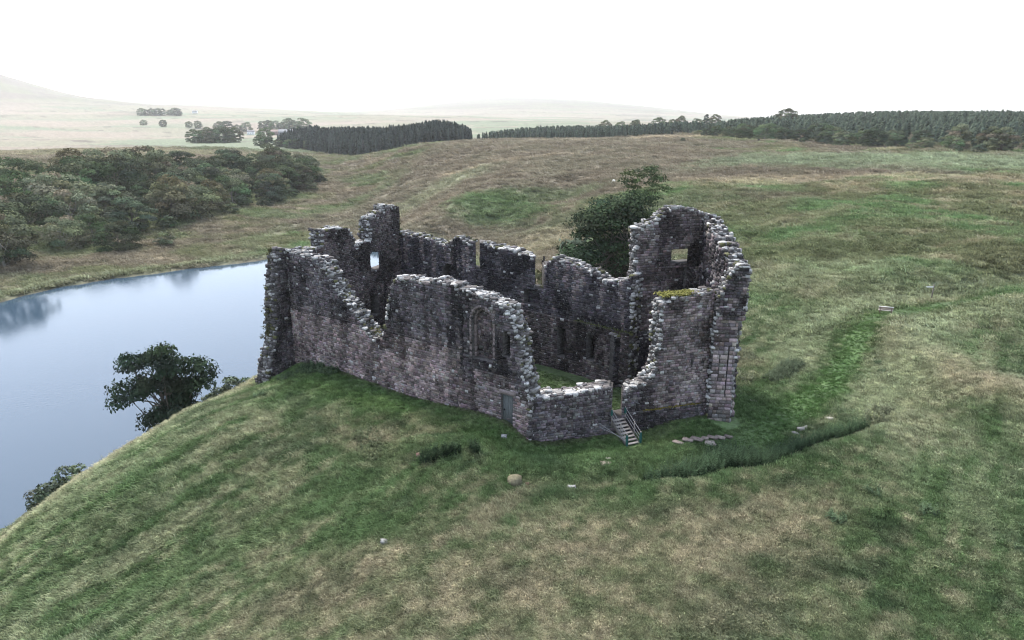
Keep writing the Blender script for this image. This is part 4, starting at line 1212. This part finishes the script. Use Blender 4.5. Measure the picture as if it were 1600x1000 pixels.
# ------------------------------------------------------------------ farm in the haze
def farm(name, x, y, rz, l, w, h, wall, roofc, label, wins):
    o = bpy.data.objects.new(name, None); COL.objects.link(o); o.location = (x, y, ter(x, y)); o.rotation_euler = (0, 0, rz)
    tag(o, label, 'house' if wins else 'barn')
    a = Acc(); a.add(box_v((0, 0, h / 2 - .5), (l / 2, w / 2, h / 2 + .5)), BOXF, wall); wl = link('wall', a.mesh('wall', M_plain), o)
    rh = w * .38
    for sg_ in (-1, 1):
        a = Acc()
        y0 = sg_ * (w / 2 + .4)
        p = [(-l / 2 - .3, y0, h - .25), (l / 2 + .3, y0, h - .25), (l / 2 + .3, 0, h + rh), (-l / 2 - .3, 0, h + rh)]
        v = [np.array(k) for k in p] + [np.array(k) + (0, 0, .2) for k in p]
        a.add(v, BOXF, roofc); rf = link('roof_slope', a.mesh('roof_slope', M_plain), o)
    a = Acc()
    for sx in (-l / 2, l / 2):
        a.add([(sx, -w / 2, h), (sx, w / 2, h), (sx, .01, h + rh - .05), (sx, -.01, h + rh - .05)], [(0, 1, 2, 3)], wall)
    link('gable_end', a.mesh('gable_end', M_plain), o)
    for k in range(wins):
        cx = -l / 2 + l * (k + .5) / wins
        a = Acc(); a.add(box_v((cx, -w / 2 - .02, h * .55), (.5, .05, .6)), BOXF, (.04, .05, .06)); link('window', a.mesh('window', M_plain), o)
    if wins:
        for sx in (-l / 2 + .6, l / 2 - .6):
            a = Acc(); a.add(box_v((sx, 0, h + rh + .3), (.45, .4, .7)), BOXF, wall); link('chimney', a.mesh('chimney', M_plain), o)
    return o


farm('farm_house', -468, 1268, .2, 12, 7, 4.5, (.75, .75, .73), (.14, .14, .15), 'white farm house among the hazy hedgerow trees', 3)
farm('barn', -383, 1144, .1, 26, 11, 4.5, (.16, .11, .095), (.15, .115, .10), 'long reddish barn between the farm and the dark conifers', 0)
farm('barn', -318, 1000, .15, 22, 11, 4.2, (.15, .155, .16), (.13, .14, .15), 'grey roofed barn nearest the dark conifers', 0)
farm('farm_house', -955, 2149, 0, 14, 8, 5, (.75, .75, .73), (.14, .14, .15), 'faint white farm house on the distant pasture', 3)

# ------------------------------------------------------------------ nettles and rank growth
def nettles(name, spots, n, h, col, label, seed):
    r_ = np.random.default_rng(seed)
    P = np.array(spots, float)           # x, y, radius
    k = r_.choice(len(P), n, p=P[:, 2] ** 2 / (P[:, 2] ** 2).sum())
    t, u = r_.uniform(0, 6.28, n), np.sqrt(r_.uniform(0, 1, n))
    x = P[k, 0] + np.cos(t) * u * P[k, 2]; y = P[k, 1] + np.sin(t) * u * P[k, 2]
    z = terrain(x, y); hh = h * r_.uniform(.4, 1.2, n) * (.6 + .8 * fbm(x / 1.2, y / 1.2, 2, 14))
    B = 14
    tt = np.tile(np.linspace(.12, 1, B), (n, 1)); ph = r_.uniform(0, 6.28, (n, B))
    lx = r_.normal(0, .12, (n, 1)) * tt * hh[:, None]; ly = r_.normal(0, .12, (n, 1)) * tt * hh[:, None]
    rad = .2 * (1.15 - tt * .85)
    c0 = np.stack([x[:, None] + lx, y[:, None] + ly, z[:, None] + tt * hh[:, None]], -1)
    d = np.stack([np.cos(ph), np.sin(ph), r_.uniform(-.3, .7, ph.shape)], -1) * rad[..., None]
    s = np.stack([-np.sin(ph), np.cos(ph), 0 * ph], -1) * rad[..., None] * .33
    v = np.stack([c0, c0 + d * .5 - s, c0 + d, c0 + d * .5 + s], 2).reshape(-1, 3)
    c = np.asarray(col) * np.repeat(r_.uniform(.5, 1.7, (n, 1)), B * 4, 0).reshape(-1, 1) * np.repeat((.75 + .9 * tt.reshape(-1, 1)) * r_.uniform(.7, 1.3, (n * B, 1)), 4, 0)
    tag(link(name, mesh_from(name, v, np.arange(4 * n * B).reshape(-1, 4), M_leaf, c)), label, kind='stuff')


def chain(pts, r0, r1, step=.5):
    out = []
    P = np.array(pts, float)
    for (a, b) in zip(P[:-1], P[1:]):
        n = max(2, int(np.hypot(*(b - a)) / step))
        out += [tuple(a + (b - a) * i / n) for i in range(n)]
    return [(x, y, r0 + (r1 - r0) * i / len(out)) for i, (x, y) in enumerate(out)]


NET = (.023, .037, .020)
nettles('nettle_bank', chain(NETTLES[:2], .45, .8) + chain(NETTLES[1:5], 1.05, .8) + [(15.0, 43.6, 1.35), (16.4, 43.5, 1.3)] + chain(NETTLES[4:], .7, .55), 3000, 1.3, NET, 'bank of dark nettles in the sunken way before the gate', 601)
nettles('nettle_clump', chain([(-6.0, 42.0), (-3.4, 42.5)], .45, .4) + [(-2.6, 42.7, .4)], 330, .75, NET, 'dark nettles along the edge of the turf platform', 602)
nettles('nettle_clump', chain([(-11.0, 46.4), (-9.5, 43.2)], 1.0, .8), 240, .42, (.058, .070, .040), 'dark rank growth left of the turf platform', 603)
nettles('rush_patch', chain([(24.2, 59.5), (28.5, 64.2)], .9, 1.1), 520, .85, (.045, .058, .036), 'dark rushes in the dip right of the castle', 604)
nettles('rush_patch', [(28.6, 49.4, 1.0), (29.8, 50.6, .8), (21.0, 60, 1.6), (23.5, 67, 1.8), (26, 80, 2.0), (30, 92, 2.0), (28.5, 100, 1.8)], 900, .75, (.060, .066, .042), 'scattered dull rushes in the pasture right of the castle', 605)
nettles('bank_scrub', chain([(-31.8, 60.5), (-34.6, 55.0), (-37.3, 48.6), (-39.2, 42.8), (-41, 37)], 1.2, 1.2), 1500, .9, (.055, .058, .036), 'rank scrub on the steep bank above the water', 606)
nettles('shore_scrub', chain([(-100, 131), (-95, 142.5), (-82, 156), (-72, 165), (-61, 173.5), (-48, 180.5), (-36, 184.5)], .9, 1.1, 1.0), 1700, .8, (.075, .085, .045), 'reedy fringe along the far shore', 607)
sc_pts = [(-18.5, 59.0, 1.3), (-16.5, 57.8, .9), (-20.5, 58.0, .8), (-21.5, 54.5, .7), (22, 37.0, .5), (18.5, 34.2, .5), (27.5, 31.8, .4), (35.2, 62, .5), (38, 60.5, .4), (34.5, 59.5, .4), (24.2, 35.0, .5)]
nettles('dock_clump', sc_pts, 520, .5, (.040, .058, .032), 'scattered dark weed tufts in the rough grass', 608)

# ------------------------------------------------------------------ grass
def tuft(seed, blades, h, spread, lean):
    r_ = np.random.default_rng(seed)
    v = []; f = []
    for k in range(blades):
        a = r_.uniform(0, 6.28); b = np.array((r_.normal(0, spread), r_.normal(0, spread), -.03))
        d = np.array((math.cos(a) * .5 + lean, math.sin(a) * .5, 0)) * h * r_.uniform(.4, 1.1)
        hh = h * r_.uniform(.55, 1.1); w = .012 + .01 * r_.random()
        s = np.array((-math.sin(a), math.cos(a), 0)) * w
        m_ = b + d * .4 + (0, 0, hh * .65); t_ = b + d + (0, 0, hh * .85)
        i = len(v); v += [b - s, b + s, m_ + s * .8, m_ - s * .8, t_ + s * .15, t_ - s * .15]
        f += [(i, i + 1, i + 2, i + 3), (i + 3, i + 2, i + 4, i + 5)]
    return mesh_from('tuft', np.array(v), np.array(f), M_grass)


tcol = bpy.data.collections.new('tuft_kinds')
for k in range(5):
    tcol.objects.link(bpy.data.objects.new('tuft_kind', tuft(700 + k, 26, .34, .13, .45)))


def scatter(name, label, pts_n, rmin, rmax, amax, seed, size, keep=None):
    r_ = np.random.default_rng(seed)
    a = r_.uniform(-amax, amax, pts_n); rr = np.exp(r_.uniform(math.log(rmin), math.log(rmax), pts_n))
    x = np.sin(a) * rr; y = np.cos(a) * rr
    k = (lake_sd(x, y) > .6)
    for pts, wd in (([(8.3, 58.4), (-12.7, 76.6)], 1.6), ([(-19.3, 63.4), (-12.7, 76.6)], 1.6), ([(11, 58.5), (18.4, 60.7)], 1.2), ([(16.8, 49.5), (17.3, 60)], 1.3), ([(-20.9, 62.3), (-23.2, 58.8)], 1.1), ([tuple(top_p[:2]), tuple((top_p + dirn * 2.2)[:2])], .6)):
        k &= seg_dist(x, y, pts) > wd
    # front and gate walls: keep what lies outside the faces
    fa, fb, fc = np.array(A_), np.array(B_), np.array(C_)
    k &= ~in_poly(x, y, np.array([A_, B_, C_, (15.6, 52.3), (1.4, 48.1), (-19.8, 63.7)]))
    k &= ~in_poly(x, y, np.array([(12.0, 45.6), (16.5, 46.4), (16.5, 47.1), (12, 46.3)]))
    x, y = x[k], y[k]
    z = terrain(x, y)
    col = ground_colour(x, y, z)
    n = len(x)
    lawn = np.clip(1 - seg_dist(x, y, CASTLE) / 4.5, 0, 1)
    lawn = np.maximum(lawn, in_poly(x, y, COURT) * 1.0)
    lawn = np.maximum(lawn, 1 - sstep(.6, 2.2, seg_dist(x, y, TRACK)))
    sc_ = size * r_.uniform(.55, 1.3, n) * (1 - .55 * lawn) * (.65 + .7 * fbm(x / 3, y / 3, 3, 88))
    dist = np.hypot(x, y)
    wid = 1.0 + np.clip((dist - 30) / 60, 0, 6.0)
    # blades lie with the wind and the fall of the slope
    rz = R(205) + (fbm(x / 6, y / 6, 3, 95) - .5) * 2.2 + r_.normal(0, .5, n)
    me = bpy.data.meshes.new(name); me.vertices.add(n)
    me.vertices.foreach_set('co', np.stack([x, y, z], 1).astype(np.float32).ravel())
    at1 = me.attributes.new('rot', 'FLOAT_VECTOR', 'POINT'); at1.data.foreach_set('vector', np.stack([r_.normal(0, .12, n), r_.normal(0, .12, n), rz], 1).astype(np.float32).ravel())
    at2 = me.attributes.new('scl', 'FLOAT_VECTOR', 'POINT'); at2.data.foreach_set('vector', np.stack([sc_ * wid, sc_ * wid, sc_ * (1 + .25 * (wid - 1))], 1).astype(np.float32).ravel())
    at3 = me.attributes.new('tint', 'FLOAT_COLOR', 'POINT')
    c4 = np.ones((n, 4), np.float32); c4[:, :3] = col * np.clip(np.exp(r_.normal(0, 1, (n, 1)) * (.42 - .2 * sstep(60, 140, dist))[:, None]), .45, 1.7) * 1.62
    at3.data.foreach_set('color', c4.ravel())
    o = link(name, me); tag(o, label, kind='stuff')
    ng = bpy.data.node_groups.new(name + '_nodes', 'GeometryNodeTree')
    ng.interface.new_socket('Geometry', in_out='INPUT', socket_type='NodeSocketGeometry')
    ng.interface.new_socket('Geometry', in_out='OUTPUT', socket_type='NodeSocketGeometry')
    N = ng.nodes; L = ng.links
    gi = N.new('NodeGroupInput'); go = N.new('NodeGroupOutput')
    ci = N.new('GeometryNodeCollectionInfo'); ci.inputs['Collection'].default_value = tcol
    ci.inputs['Separate Children'].default_value = True; ci.inputs['Reset Children'].default_value = True
    ip = N.new('GeometryNodeInstanceOnPoints'); ip.inputs['Pick Instance'].default_value = True
    def attr(nm, dt):
        q_ = N.new('GeometryNodeInputNamedAttribute'); q_.data_type = dt; q_.inputs['Name'].default_value = nm
        return q_.outputs['Attribute']
    e2r = N.new('FunctionNodeEulerToRotation')
    L.new(attr('rot', 'FLOAT_VECTOR'), e2r.inputs[0])
    L.new(gi.outputs[0], ip.inputs['Points']); L.new(ci.outputs[0], ip.inputs['Instance'])
    L.new(e2r.outputs[0], ip.inputs['Rotation']); L.new(attr('scl', 'FLOAT_VECTOR'), ip.inputs['Scale'])
    L.new(ip.outputs[0], go.inputs[0])
    md = o.modifiers.new('scatter', 'NODES'); md.node_group = ng
    return o


scatter('grass', 'rough bent grass on the castle mound and near slopes', 210000, 22, 85, R(46), 801, .8)
scatter('far_grass', 'rough pasture grass beyond the castle', 120000, 80, 620, R(43), 802, 1.25)
